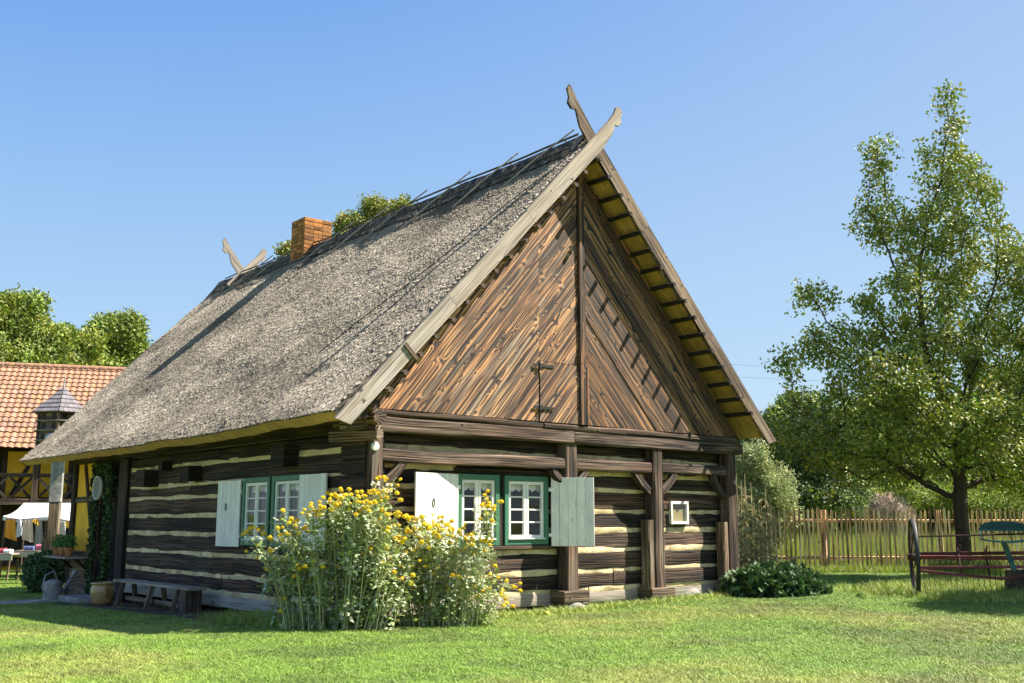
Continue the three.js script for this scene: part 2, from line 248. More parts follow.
function chinkRun(parent, along, lo, hi, y, face, h = 0.12) {
  const n = Math.max(3, Math.round((hi - lo) / 0.22)), o = { seg: n, ch: 0.012, rough: 0.012, seed: sd++, crease: 1 };
  const g = along === 'z' ? hewn(V3(face + 0.085, y, lo), V3(face + 0.085, y, hi), 0.16, h, o) : hewn(V3(lo, y, face - 0.085), V3(hi, y, face - 0.085), 0.16, h, o);
  return mesh('chinking', g, pick(M.mortar), parent);
}
function logCourse(parent, along, lo, hi, k, ys, face, mats, holes, joint) {
  let spans = [[lo, hi]];
  for (const [a, b, k0, k1] of holes) if (k >= k0 && k <= k1) spans = spans.flatMap(([s, e]) => (b <= s || a >= e ? [[s, e]] : [[s, a], [b, e]].filter(([p, q]) => q - p > 0.05)));
  if (joint) spans = spans.flatMap(([s, e]) => (joint > s + 0.3 && joint < e - 0.3 ? [[s, joint - 0.004], [joint + 0.004, e]] : [[s, e]]));
  const gp = along === 'z' ? 0.026 : 0.029, g0 = k === 0 ? 0 : gp, j = rr(-0.012, 0.012);
  for (const [s, e] of spans) { logRun(parent, along, s, e, ys[k] + g0, ys[k + 1] - gp, face + j, mats); if (k < ys.length - 2) chinkRun(parent, along, s + 0.01, e - 0.01, ys[k + 1], face + (along === 'z' ? 0.004 : -0.004) + j * 0.5); }
}
for (let k = 0; k < 9; k++) logCourse(sideWall, 'z', -9.62, -0.5, k, LY, LX, k === 0 ? M.grey : M.logs, [[-4.08, -2.04, 3, 6]], [0, -4.9, -5.3, -3.1, 0, 0, -6.4, -6.9, -5.2][k]);
for (let k = 0; k < 9; k++) logCourse(gableWall, 'x', 0.3, 8.28, k, GY, GZ, k === 0 ? M.grey : M.logs, [[1.76, 3.64, 3, 6]], [4.6, 5.2, 0, 4.3, 0, 6.1, 0, 0, 0][k]);
logRun(sideWall, 'z', -4.07, -2.05, 0.88, 1.02, LX, M.logs); logRun(gableWall, 'x', 1.77, 3.63, 0.98, 1.04, GZ, M.logs);
// corner where the two log walls lock: stacked dark log ends
for (let k = 0; k < 13; k++) { const y0 = -0.02 + k * 0.213; mesh('log_end', hewn(V3(-0.04, y0 + 0.104, -0.42), V3(0.3, y0 + 0.104, -0.42), 0.66, 0.203, { ch: 0.018, rough: 0.008, seed: sd++, seg: 1 }), pick(M.darkBeam), sideWall); }
// stones under the sills
for (const [x, z, r] of [[0.15, -2.6, 0.2], [0.15, -6.4, 0.2], [0.2, -0.4, 0.22], [2.2, -0.4, 0.18], [4.0, -0.1, 0.2], [6.1, -0.1, 0.18], [7.3, -0.35, 0.16], [8.2, -0.1, 0.2]]) {
  const g = new THREE.IcosahedronGeometry(r, 2), p = g.attributes.position; for (let i = 0; i < p.count; i++) { const f = 0.8 + 0.35 * noise2(p.getX(i) * 6 + x * 9, p.getY(i) * 6 + p.getZ(i) * 5 + z * 3, 61); p.setXYZ(i, p.getX(i) * f * 1.3, p.getY(i) * f * 0.75, p.getZ(i) * f); } g.computeVertexNormals(); g.translate(x, ground(x, z) + 0.03, z); mesh('foundation_stone', g, pick(M.stone), house);
}
// inner shell: keeps the rooms dark
{
  const core = [box(8.06, 8.26, -0.3, 2.76, -13.2, -0.5), box(0.3, 8.05, -0.4, 2.76, -13.3, -13.1)];
  mesh('rear_wall', join(core), M.darkBeam[1], house);
  mesh('ceiling', box(0.1, 8.2, 2.765, 2.8, -13.2, -0.3), M.lining, house);
  mesh('room_floor', box(0.28, 8.05, 0.1, 0.14, -13.05, -0.5), M.lining, house);
  mesh('partition_wall', box(0.3, 8.0, 0.15, 2.76, -5.2, -5.1), M.lining, house);
  mesh('rear_gable', boardPoly([[0.1, 2.8], [8.2, 2.8], [4.17, 7.0]], -13.3, -13.25, 0, 1, 5), M.darkBeam[0], house);
}
// timber frame standing in front of the gable logs
const frame = part('timber_frame', house);
const post = (x0, x1, y0, y1, z0, z1, m, s) => mesh('post', hewn(V3((x0 + x1) / 2, y0, (z0 + z1) / 2), V3((x0 + x1) / 2, y1, (z0 + z1) / 2), x1 - x0, z1 - z0, { up: V3(0, 0, -1), seg: 7, ch: 0.02, rough: 0.009, seed: s, crease: 0.6 }), m, frame);
post(0.0, 0.22, 0.0, 2.72, -0.24, 0, M.frame[1], 1); post(3.83, 4.1, 0.32, 2.72, -0.25, 0, M.frame[2], 2);
post(6.0, 6.25, 0.27, 2.72, -0.24, 0, M.frame[3], 3); post(5.86, 5.995, 0.28, 1.46, -0.24, -0.02, M.brown[1], 33); post(8.1, 8.38, 0.1, 2.72, -0.24, 0, M.frame[0], 4); post(7.95, 8.095, 0.26, 1.42, -0.22, -0.02, M.brown[2], 44);
const beam = (name, a, b, w, h, m, s, rough = 0.012, bow = 0) => mesh(name, hewn(V3(...a), V3(...b), w, h, { seg: Math.max(2, Math.round(V3(...a).distanceTo(V3(...b)) / 0.6)), ch: 0.025, rough, seed: s, bow, crease: 0.6 }), m, frame);
beam('tie_beam', [0.05, 2.835, -0.1], [4.0, 2.835, -0.1], 0.27, 0.22, M.frame[2], 51); beam('tie_beam', [4.01, 2.83, -0.1], [8.55, 2.83, -0.1], 0.27, 0.21, M.frame[1], 52);
beam('gable_sill', [0.1, 3.0, -0.06], [3.3, 3.0, -0.06], 0.2, 0.09, M.darkBeam[2], 53); beam('gable_sill', [3.32, 2.99, -0.05], [8.4, 2.99, -0.05], 0.2, 0.1, M.frame[0], 54);
for (const [a, b, y, s] of [[0.225, 3.82, 2.385, 55], [4.105, 5.97, 2.385, 56], [6.265, 8.09, 2.39, 57]]) beam('rail', [a, y, -0.1], [b, y, -0.1], 0.16, 0.19, M.frame[s % 4], s);
for (const [xa, ya, xb, yb] of [[0.2, 1.92, 0.62, 2.3], [5.98, 1.95, 5.58, 2.31], [6.26, 1.95, 6.66, 2.31], [8.1, 1.9, 7.72, 2.31], [3.83, 2.1, 3.6, 2.31], [4.1, 2.05, 4.38, 2.31]]) mesh('brace', hewn(V3(xa, ya, -0.1), V3(xb, yb, -0.1), 0.12, 0.13, { seg: 4, ch: 0.015, rough: 0.006, bow: -0.03, seed: sd++ }), M.frame[1], frame);
mesh('base_block', hewn(V3(3.7, 0.22, -0.1), V3(4.26, 0.22, -0.1), 0.36, 0.19, { ch: 0.02, rough: 0.01, seed: 71, seg: 2 }), M.brown[0], frame);
mesh('base_block', hewn(V3(5.8, 0.19, -0.1), V3(6.4, 0.19, -0.1), 0.36, 0.17, { ch: 0.02, rough: 0.01, seed: 72, seg: 2 }), M.brown[0], frame);
mesh('base_block', hewn(V3(7.9, 0.18, -0.1), V3(8.45, 0.18, -0.1), 0.36, 0.17, { ch: 0.02, rough: 0.01, seed: 73, seg: 2 }), M.brown[1], frame);
mesh('base_block', hewn(V3(-0.1, -0.0, -0.1), V3(0.4, -0.0, -0.1), 0.42, 0.2, { ch: 0.02, rough: 0.01, seed: 74, seg: 2 }), M.brown[1], frame);
// timber ends at the near eave corner, and joist ends along the side wall
for (const [x, y, z, r] of [[-0.33, 2.93, 0.3, 0.085], [-0.16, 3.06, 0.34, 0.085], [-0.02, 2.9, 0.26, 0.11]]) mesh('plate_end', rod([[x, y, -0.9], [x, y, z]], r, r, 9), M.brown[1], frame);
beam('plate_end', [-0.42, 2.78, -0.1], [0.3, 2.86, -0.1], 0.2, 0.17, M.brown[0], 81); beam('plate_end', [-0.3, 2.66, -0.6], [0.05, 2.66, 0.16], 0.16, 0.15, M.brown[0], 82);
for (const [z0, z1, y0, y1, out] of [[-8.5, -8.05, 2.12, 2.46, 0.3], [-6.3, -5.95, 2.18, 2.46, 0.26], [-2.7, -2.25, 2.3, 2.62, 0.26], [-7.6, -7.4, 2.42, 2.6, 0.2]]) mesh('joist_end', hewn(V3(0.2, (y0 + y1) / 2, (z0 + z1) / 2), V3(LX - out, (y0 + y1) / 2, (z0 + z1) / 2), z1 - z0, y1 - y0, { ch: 0.015, rough: 0.006, seed: sd++ }), M.darkBeam[0], sideWall);
mesh('wall_plate', hewn(V3(0.06, 2.87, -13.4), V3(0.06, 2.87, -0.3), 0.22, 0.2, { seg: 20, ch: 0.03, rough: 0.012, seed: 83 }), M.logs[1], sideWall);
// far part of the side wall: door, posts, half-timbered panel
for (const [z0, z1] of [[-10.1, -9.66], [-11.55, -11.25], [-13.3, -13.08]]) mesh('door_post', hewn(V3(0.1, -0.3, (z0 + z1) / 2), V3(0.1, 2.76, (z0 + z1) / 2), 0.24, z1 - z0, { up: V3(0, 0, -1), seg: 6, ch: 0.02, rough: 0.01, seed: sd++ }), M.darkBeam[1], sideWall);
const door = part('door', house);
for (let i = 0; i < 6; i++) mesh('plank', hewn(V3(0.13, -0.2, -11.16 + i * 0.19), V3(0.13, 1.95, -11.16 + i * 0.19), 0.03, 0.182, { up: V3(0, 0, -1), ch: 0.004, seed: sd++ }), pick(M.darkBeam), door);
mesh('lintel', box(0.02, 0.24, 1.96, 2.16, -11.24, -10.11, { ch: 0.015, seed: 93 }), M.darkBeam[0], door);
mesh('over_door_boards', box(0.1, 0.16, 2.17, 2.75, -11.24, -10.11, { seed: 94 }), M.darkBeam[1], door);
mesh('handle', rod([[0.08, 0.85, -10.3], [0.03, 0.85, -10.3], [0.03, 0.85, -10.42]], 0.012, 0.012, 6), M.iron, door);
mesh('door_step', box(-0.75, 0.0, -0.34, -0.16, -11.3, -10.0, { ch: 0.03, rough: 0.015, seed: 95 }), M.stone[1], door);
const panel = part('half_timbered_wall', house);
mesh('plaster_panel', box(0.06, 0.2, 2.0, 2.76, -13.07, -11.56), M.plaster, panel); mesh('plaster_panel', box(0.06, 0.2, 0.75, 1.86, -13.07, -11.56), M.plaster, panel);
mesh('rail', box(0.02, 0.22, 1.87, 1.99, -13.07, -11.56, { ch: 0.01, seed: 96 }), M.brown[0], panel); mesh('stone_base', box(0.0, 0.24, -0.4, 0.74, -13.07, -11.56, { ch: 0.02, rough: 0.02, seed: 97 }), M.brown[0], panel);
mesh('brace', hewn(V3(0.04, 0.8, -11.7), V3(0.04, 2.74, -12.55), 0.05, 0.11, { ch: 0.01, seed: 98 }), M.darkBeam[1], panel);

// ---------- gable boarding ----------
const gable = part('gable_boarding', house);
{
  const A = Math.atan(SL), base = 3.055, gx = RX, hatch = [3.22, 4.08, 3.06, 4.06];
  const tri = [[-0.06, base], [gx - 0.06, base], [gx - 0.06, 7.62]], triR = [[gx + 0.1, base], [8.4, base], [gx + 0.1, 7.62]];
  const strips = (region, ang, w0, mats, side) => {
    const dx = Math.cos(ang), dy = Math.sin(ang), nx = -dy, ny = dx; let ds = region.map(([x, y]) => x * nx + y * ny), d = Math.min(...ds) - 0.02; const top = Math.max(...ds);
    let i = 0;
    while (d < top) {
      const w = w0 * rr(0.82, 1.25), gap = rr(0.001, 0.006);
      let poly = clip(clip(region, -nx, -ny, -d), nx, ny, d + w - gap);
      if (poly.length > 2) {
        const zf = rr(0.018, 0.034), lift = side < 0 ? 0 : 0;
        let pieces = [poly];
        if (side < 0) {      // cut round the hatch
          const [hx0, , , hy1] = hatch; const left = clip(poly, 1, 0, hx0 - 0.008), right = clip(clip(poly, -1, 0, -hx0 + 0.008), 0, -1, -hy1 - 0.008); pieces = [left, right].filter((p) => p.length > 2);
          const inH = clip(clip(poly, -1, 0, -hx0 - 0.004), 0, 1, hy1 - 0.004);
          if (inH.length > 2) mesh('board', boardPoly(inH, 0.02, zf + 0.016, dx, dy, sd++), pick(mats), hatchPart);
        }
        for (const p of pieces) mesh('board', boardPoly(p, -0.004 + lift, zf, dx, dy, sd++), pick(mats), gable);
      }
      d += w; i++;
    }
  };
  const hatchPart = part('gable_hatch', house);
  strips(tri, A + 0.055, 0.19, M.gableL, -1); strips(triR, -A - 0.01, 0.2, M.gableR, 1);
  for (const y of [3.28, 3.98]) mesh('hinge', join(box(3.06, 3.52, y - 0.022, y + 0.022, 0.052, 0.062), box(3.19, 3.24, y - 0.04, y + 0.04, 0.052, 0.075)), M.iron, hatchPart);
  mesh('backing_boards', join(boardPoly([[-0.2, 3.0], [8.55, 3.0], [gx, 7.66]], -0.05, -0.02, 1, 0, 3)), M.darkBeam[0], gable);
  mesh('king_post', hewn(V3(gx + 0.02, 3.05, 0.03), V3(gx + 0.02, 7.6, 0.03), 0.15, 0.09, { up: V3(0, 0, -1), seg: 6, ch: 0.012, rough: 0.008, seed: 77 }), M.gableR[1], gable);
  mesh('cover_strip', hewn(V3(gx + 0.13, 3.05, 0.045), V3(gx + 0.13, 4.05, 0.045), 0.06, 0.05, { up: V3(0, 0, -1), ch: 0.006, seed: 78 }), M.gableR[2], gable);
  mesh('loose_board', hewn(V3(0.55, 3.75, 0.045), V3(3.05, 6.62, 0.06), 0.022, 0.13, { up: V3(-0.75, 0.66, 0), ch: 0.003, seed: 79 }), M.gableL[3], gable);
}

// ---------- thatched roof ----------
const roof = part('thatched_roof', house);
const sag = (s, z) => -0.05 * Math.sin(clamp(-z / 14.5, 0, 1) * Math.PI) * (0.4 + 0.6 * s) + 0.05 * (noise2(s * 5 + 3, z * 0.7, 21) - 0.5) + 0.025 * (noise2(s * 18, z * 2.4, 22) - 0.5);
const XE = -0.86, XR = 8.96;
function slopePt(side, s, z, off) {   // s: 0 ridge .. 1 eave; off along the outward normal
  const xe = side < 0 ? XE : XR, x = mix(RX, xe, s), n = V3(side * SL, 1, 0).normalize();
  const flare = 0.05 * sstep(0.8, 1, s);
  return V3(x, topY(x) + flare, z).addScaledVector(n, off + sag(s, z));
}
for (const side of [-1, 1]) {
  const ns = 30, nz = 70, top = new GB(), P = (i, j) => slopePt(side, i / ns, mix(ZN, ZF, j / nz), 0), Ls = Math.hypot(5, 5.2);
  for (let i = 0; i < ns; i++) for (let j = 0; j < nz; j++) { const a = P(i, j), b = P(i + 1, j), c = P(i + 1, j + 1), d = P(i, j + 1), u = (q) => [q.z, 0]; const v0 = i / ns * Ls, v1 = (i + 1) / ns * Ls; const Q = [[a.z, v0], [b.z, v1], [c.z, v1], [d.z, v0]]; side > 0 ? top.quad(a, b, c, d, ...Q) : top.quad(a, d, c, b, Q[0], Q[3], Q[2], Q[1]); }
  mesh('thatch_slope', top.build(1.2), M.thatch, roof);
  const low = new GB(), cut = new GB(), B = (s, z) => { const q = slopePt(side, s, z, -TH + 0.02); return q; }, rough = (j) => 0.02 * (noise2(j * 1.3, side, 29) - 0.5);
  for (let j = 0; j < nz; j++) {
    const z0 = mix(ZN, ZF, j / nz), z1 = mix(ZN, ZF, (j + 1) / nz);
    const t0 = P(ns, j), t1 = P(ns, j + 1), e0 = slopePt(side, 0.995, z0, -TH * 0.66), e1 = slopePt(side, 0.995, z1, -TH * 0.66), r0 = B(0.0, z0), r1 = B(0.0, z1); e0.y += rough(j); e1.y += rough(j + 1);
    low.quad(t0, t1, e1, e0, [z0, 0], [z1, 0], [z1, 0.3], [z0, 0.3]); low.quad(e0, e1, r1, r0, [z0, 0.3], [z1, 0.3], [z1, 7], [z0, 7]);
  }
  for (const z of [ZN, ZF]) for (let i = 0; i < ns; i++) { const a = slopePt(side, i / ns, z, 0), b = slopePt(side, (i + 1) / ns, z, 0), c = B(Math.min(0.997, (i + 1) / ns), z), d = B(Math.min(0.997, i / ns), z); cut.quad(a, b, c, d, [0, i * 0.2], [0, (i + 1) * 0.2], [0.3, (i + 1) * 0.2], [0.3, i * 0.2]); }
  mesh('reed_underside', low.build(), M.reed, roof); mesh('thatch_verge', cut.build(), M.thatch, roof);
}
{ // weathered reed ends over the visible slope and the far one's upper edge
  const g = new GB(); const w = 0.007, L = 0.066;
  { const a = V3(-w, 0, 0), b = V3(w, 0, 0), c = V3(0, 0.02, 0), A = V3(-w * 0.8, 0.004, L), B = V3(w * 0.8, 0.004, L), C = V3(0, 0.02, L), o = [0, 0]; g.quad(a, c, C, A, o, o, o, o); g.quad(c, b, B, C, o, o, o, o); }
  const geo = g.build(), list = [], down = V3(-1, -SL, 0).normalize(), n = V3(-SL, 1, 0).normalize(), along = V3(0, 0, 1), Mx = new THREE.Matrix4(), r = rng(404);
  for (let i = 0; i < 360000; i++) {
    const s = r(), z = mix(ZN - 0.02, ZF, r()), lift = 0.06 + 0.32 * r() * r() + 0.1 * noise2(z * 3, s * 22, 71), sw = (r() - 0.5) * 0.7;
    const d = down.clone().multiplyScalar(Math.cos(lift)).addScaledVector(n, Math.sin(lift)).addScaledVector(along, sw).normalize(), x = V3().crossVectors(n, d).normalize(), y = V3().crossVectors(d, x);
    const q = new THREE.Quaternion().setFromRotationMatrix(Mx.makeBasis(x, y, d)), patch = fbm(z / 40 + 1, s, 60, 12, 72, 3), k = (0.17 + 0.21 * Math.pow(r(), 1.3)) * (0.62 + 0.8 * patch) * (1 - 0.3 * sstep(0.45, 0.7, fbm(z / 40 + 1, s, 14, 5, 74, 3))), wm = r() * 0.12;
    list.push({ p: slopePt(-1, Math.min(s, 0.992), z, 0.002), q, s: V3(0.6 + r() * 0.9, 0.6 + r(), 0.4 + r() * 0.9), c: [k * (1.05 + wm * 0.4), k * 0.94, k * (0.83 - wm)] });
  }
  instances('reed_ends', geo, std(null, { roughness: 0.95 }), list, roof);
}
{ // ridge: dark brushwood cap, long poles, crossed sticks
  const cap = new GB(), prof = [[-0.42, -0.38], [-0.28, -0.2], [-0.12, 0.03], [0, 0.09], [0.12, 0.03], [0.28, -0.2], [0.42, -0.38]], nz = 90;
  const q = (k, j) => { const z = mix(ZN - 0.05, ZF + 0.05, j / nz), [x, y] = prof[k]; const rough = 0.07 * (noise2(j * 1.1, k * 2.2, 55) - 0.5); return V3(RX + x * 1.0 + rough, RY + y + 0.02 + sag(0.05, z) + rough, z); };
  for (let j = 0; j < nz; j++) for (let k = 0; k < prof.length - 1; k++) { const a = q(k, j), b = q(k + 1, j), c = q(k + 1, j + 1), d = q(k, j + 1); cap.quad(a, b, c, d, [a.z, k * 0.3], [b.z, k * 0.3 + 0.3], [c.z, k * 0.3 + 0.3], [d.z, k * 0.3]); }
  mesh('ridge_cap', cap.build(), std(T.thatch, { color: rgb(0.9, 0.86, 0.8), bumpScale: 0.04 }), roof);
  for (const [dx, dy, r] of [[-0.1, 0.11, 0.02], [-0.34, -0.2, 0.016], [0.1, 0.11, 0.02]]) { const pts = []; for (let z = ZN - 0.3; z > ZF + 0.2; z -= 0.8) pts.push(V3(RX + dx + rr(-0.02, 0.02), RY + dy + sag(0.05, z) + rr(-0.015, 0.015), z)); mesh('ridge_pole', rod(pts, r, r * 0.8, 6), M.brown[0], roof); }
  for (const z of [-0.35, -1.9, -3.5, -5.05, -6.5, -7.9, -10.7, -12.0]) for (const side of [-1, 1]) {
    const len = rr(1.3, 1.7), skew = rr(0.45, 0.7), over = side < 0 ? rr(0.25, 0.4) : 0.04, d = V3(-side, SL, skew * 1.45).normalize(), c = V3(RX + side * 0.05, RY + 0.16, z);
    mesh('ridge_stick', rod([c.clone().addScaledVector(d, over), c.clone().addScaledVector(d, -len * 0.5), c.clone().addScaledVector(d, -len).add(V3(0, -0.05, 0))], 0.015, 0.019, 6), pick(M.grey), roof);
  }
}
// roof battens: their ends stick out under both verges
{
  const Lb = Math.hypot(5, 5.2);
  for (const side of [-1, 1]) for (let i = 0; i < 16; i++) {
    const s = (0.32 + i * 0.405) / Lb, p = slopePt(side, s, 0, -TH - 0.025), ext = side < 0 ? rr(0.52, 0.6) : rr(0.5, 0.6);
    mesh('batten', rod([[p.x, p.y, -0.5], [p.x + rr(-0.01, 0.01), p.y, ext]], 0.045, 0.042, 8), side < 0 ? M.brown[1 + i % 2] : M.darkBeam[i % 3], roof);
  }
}
// barge boards with carved crossing ends
function bargeHead(s) {  // outline of the carved head in board coordinates: u along the board beyond the crossing, v across
  return s ? [[0, -0.13], [0.38, -0.1], [0.54, -0.05], [0.6, -0.13], [0.7, -0.15], [0.76, -0.09], [0.86, -0.08], [0.89, 0.03], [0.81, 0.09], [0.68, 0.08], [0.48, 0.1], [0.25, 0.13], [0, 0.13]]
    : [[0, -0.13], [0.34, -0.11], [0.6, -0.02], [0.66, -0.12], [0.78, -0.15], [0.84, -0.07], [0.98, -0.04], [1.0, 0.06], [0.88, 0.08], [0.76, 0.09], [0.5, 0.12], [0.25, 0.13], [0, 0.13]];
}
function barge(side, zc, headKind, mats, cuts, far) {
  const dir = V3(-side, SL, 0).normalize(), nrm = V3(side * SL, 1, 0).normalize(), apex = V3(RX, RY - 0.02 + (far ? 0.22 : 0), 0).addScaledVector(nrm, -0.1), Lb = far || Math.hypot(5.03, 5.03 * SL) - (side > 0 ? 0.33 : 0.08);
  const th = 0.045, mk = (poly) => { const g = new GB(), P = (q, z) => apex.clone().addScaledVector(dir, q[0]).addScaledVector(nrm, q[1]).setZ(z), u0 = hash(sd++, 2, 9) * 20, uv = (q) => [u0 + q[0], q[1] + u0]; const f = (z, fl) => { const tri = THREE.ShapeUtils.triangulateShape(poly.map((q) => new THREE.Vector2(q[0], q[1])), []); for (const [a, b, c] of tri) fl ? g.tri(P(poly[a], z), P(poly[b], z), P(poly[c], z), uv(poly[a]), uv(poly[b]), uv(poly[c])) : g.tri(P(poly[a], z), P(poly[c], z), P(poly[b], z), uv(poly[a]), uv(poly[c]), uv(poly[b])); };
    f(zc + th / 2, side < 0); f(zc - th / 2, side > 0); for (let i = 0; i < poly.length; i++) { const a = poly[i], b = poly[(i + 1) % poly.length]; g.quad(P(a, zc - th / 2), P(b, zc - th / 2), P(b, zc + th / 2), P(a, zc + th / 2), uv(a), uv(b), uv(b), uv(a)); } return g.build(); };
  const marks = [0.0, ...cuts, Lb];
  for (let i = 0; i < marks.length - 1; i++) {
    const a = -marks[i] - (i ? 0.006 : 0), b = -marks[i + 1], w = i ? 0.125 : 0.13;
    const poly = i === 0 ? [[b, -w], ...bargeHead(headKind).map(([x, y]) => [x, y + 0.17 * x * x]), [b, w]] : [[b, -w - (i === marks.length - 2 ? -0.02 : 0)], [a, -w + rr(-0.01, 0.01)], [a, w + rr(-0.01, 0.01)], [b - (i === marks.length - 2 ? 0.12 : 0), w]];
    mesh('barge_board', mk(poly), pick(mats), roof);
  }
}
barge(-1, 0.5, 1, M.grey, [2.35, 4.6]); barge(1, 0.445, 0, M.brown, [1.9, 4.4]);
barge(-1, -13.3, 1, M.grey, [], 0.7); barge(1, -13.36, 0, M.grey, [], 0.7);
for (const s of [5.75]) { const dir = V3(-1, -SL, 0).normalize(), n = V3(-SL, 1, 0).normalize(), c = V3(RX, RY, 0.53).addScaledVector(dir, s).addScaledVector(n, -0.12); mesh('cleat', hewn(c.clone().addScaledVector(n, -0.17), c.clone().addScaledVector(n, 0.12), 0.06, 0.05, { ch: 0.006, up: V3(0, 0, 1), seed: sd++ }), M.brown[0], roof); }
mesh('lightning_cable', rod([0, 0.2, 0.4, 0.6, 0.8, 1].map((t) => { const z = mix(0.1, -2.25, t), s = mix(0.15, 0.75, t); return slopePt(-1, s, z, 0.06 + 0.02 * Math.sin(t * 9)); }), 0.009, 0.009, 5), M.iron, roof);

// chimney
{
  const ch = part('chimney', house), x0 = 3.8, x1 = 4.56, z0 = -9.94, z1 = -9.28, y0 = 7.75, bh = 0.098, rows = 11;
  mesh('mortar_core', box(x0 + 0.012, x1 - 0.012, 7.4, y0 + rows * bh - 0.01, z0 + 0.012, z1 - 0.012), std(T.mortar, { color: rgb(0.42, 0.37, 0.32) }), ch);
  const bg = [0, 1, 2].map((i) => hewn(V3(-0.118, 0, 0), V3(0.118, 0, 0), 0.118, 0.084, { ch: 0.006, rough: 0.003, seed: 900 + i }));
  for (let r = 0; r < rows; r++) {
    const y = y0 + r * bh + 0.035, o = r % 2, grow = 0;
    const row = (n, f) => { for (let i = 0; i < n; i++) f((i + 0.5) / n, n); };
    row(3, (t) => { for (const zz of [z0 + 0.05 - grow, z1 - 0.05 + grow]) { const m = mesh('brick', bg[(r + Math.round(t * 9)) % 3], pick(M.bricks), ch); m.position.set(mix(x0 - grow, x1 + grow, t + (o ? 0 : 0)), y + rr(-0.003, 0.003), zz + rr(-0.006, 0.006)); m.scale.x = (x1 - x0 + 2 * grow) / 3 / 0.249; } });
    row(2, (t) => { for (const xx of [x0 + 0.05 - grow, x1 - 0.05 + grow]) { const m = mesh('brick', bg[(r + Math.round(t * 7)) % 3], pick(M.bricks), ch); m.position.set(xx + rr(-0.006, 0.006), y, mix(z0 + 0.11, z1 - 0.11, t)); m.rotation.y = Math.PI / 2; m.scale.x = 0.9 * (z1 - z0 - 0.22) / 2 / 0.236; } });
  }
}

// ---------- windows and shutters ----------
function windowUnit(x, y, z, turn, w, h, name = 'window') {     // centre bottom of the outer frame; faces local +z
  const g = part(name, house); g.position.set(x, y, z); g.rotation.y = turn;
  const f = 0.085, b = (x0, x1, y0, y1, z0, z1, o = { ch: 0.006 }) => box(x0, x1, y0, y1, z0, z1, { seed: sd++, ...o });
  mesh('frame', join(b(-w / 2, -w / 2 + f, 0.001, h - 0.001, -0.1, 0.035), b(w / 2 - f, w / 2, 0.001, h - 0.001, -0.1, 0.035), b(-w / 2 + f, w / 2 - f, h - f, h, -0.1, 0.033), b(-w / 2 + f, w / 2 - f, 0, f, -0.1, 0.033)), M.green, g);
  const iw = w - 2 * f, ih = h - 2 * f, cw = iw / 2, s = 0.052;
  for (const c of [-1, 1]) {
    const x0 = c < 0 ? -iw / 2 + 0.004 : 0.004, x1 = x0 + cw - 0.008, y0 = f + 0.004, y1 = f + ih - 0.004;
    mesh('casement', join(b(x0, x0 + s, y0, y1, -0.035, 0.012, { ch: 0.004 }), b(x1 - s, x1, y0, y1, -0.035, 0.012, { ch: 0.004 }), b(x0 + s, x1 - s, y1 - s, y1, -0.034, 0.011, { ch: 0.004 }), b(x0 + s, x1 - s, y0, y0 + s * 1.3, -0.034, 0.011, { ch: 0.004 })), shutterMats[3], g);
    const py0 = y0 + s * 1.3, py1 = y1 - s, ph = (py1 - py0) / 4;
    for (let k = 1; k < 4; k++) mesh('glazing_bar', b(x0 + s, x1 - s, py0 + k * ph - 0.012, py0 + k * ph + 0.012, -0.03, 0.004, { ch: 0.003 }), shutterMats[3], g);
    for (let k = 0; k < 4; k++) { const p = new THREE.PlaneGeometry(x1 - x0 - 2 * s, ph - 0.024); p.rotateY(rr(-0.012, 0.012)); p.rotateX(rr(-0.012, 0.012)); p.translate((x0 + x1) / 2, py0 + (k + 0.5) * ph, -0.018); mesh('pane', p, M.glass, g); }
  }
  mesh('sill', b(-w / 2 + f, w / 2 - f, f + 0.0, f + 0.02, 0.034, 0.06), shutterMats[0], g);
  const cg = new GB(), nf = 26; for (let i = 0; i < nf; i++) { const q = (k, yy) => V3(-iw / 2 + iw * k / nf, yy, -0.11 + 0.012 * Math.sin(k * 1.7)); const lo = h - f - 0.15 - 0.02 * Math.sin(i * 1.3); cg.quad(q(i, lo), q(i + 1, lo), q(i + 1, h - f), q(i, h - f), [0, 0], [1, 0], [1, 1], [0, 1]); }
  mesh('curtain', cg.build(1.5), M.cloth, g);
  return g;
}
function shutter(x, y, z, turn, w, h, dirSign, handle) {    // hinge line at x, z; leaf runs along local x * dirSign, outer face local +z
  const g = part('shutter', house); g.position.set(x, y, z); g.rotation.y = turn;
  const n = 5; for (let i = 0; i < n; i++) { const a = 0.01 + w * i / n, b = 0.01 + w * (i + 1) / n - 0.005; mesh('plank', box(Math.min(a * dirSign, b * dirSign), Math.max(a * dirSign, b * dirSign), rr(0, 0.006), h - rr(0, 0.006), -0.014, 0.014 + rr(-0.001, 0.001), { ch: 0.003, seed: sd++ }), pick(shutterMats), g); }
  for (const yy of [h * 0.16, h * 0.82]) { mesh('ledge', box(Math.min(0.03 * dirSign, (w - 0.03) * dirSign), Math.max(0.03 * dirSign, (w - 0.03) * dirSign), yy - 0.05, yy + 0.05, -0.036, -0.015, { ch: 0.004, seed: sd++ }), shutterMats[1], g); mesh('hinge', box(Math.min(-0.03 * dirSign, 0.06 * dirSign), Math.max(-0.03 * dirSign, 0.06 * dirSign), yy - 0.03, yy + 0.03, -0.014 - 0.03, 0.022, { ch: 0.006, seed: sd++ }), shutterMats[2], g); }
  if (handle) { const t = new THREE.TorusGeometry(0.035, 0.006, 5, 14); t.scale(0.7, 1.6, 1); t.translate(dirSign * w * 0.6, h * 0.6, 0.02); mesh('handle', t.toNonIndexed(), M.iron, g); }
  return g;
}
windowUnit(2.165, 1.06, GZ + 0.02, 0, 0.84, 1.11); windowUnit(3.165, 1.06, GZ + 0.02, 0, 0.94, 1.11);
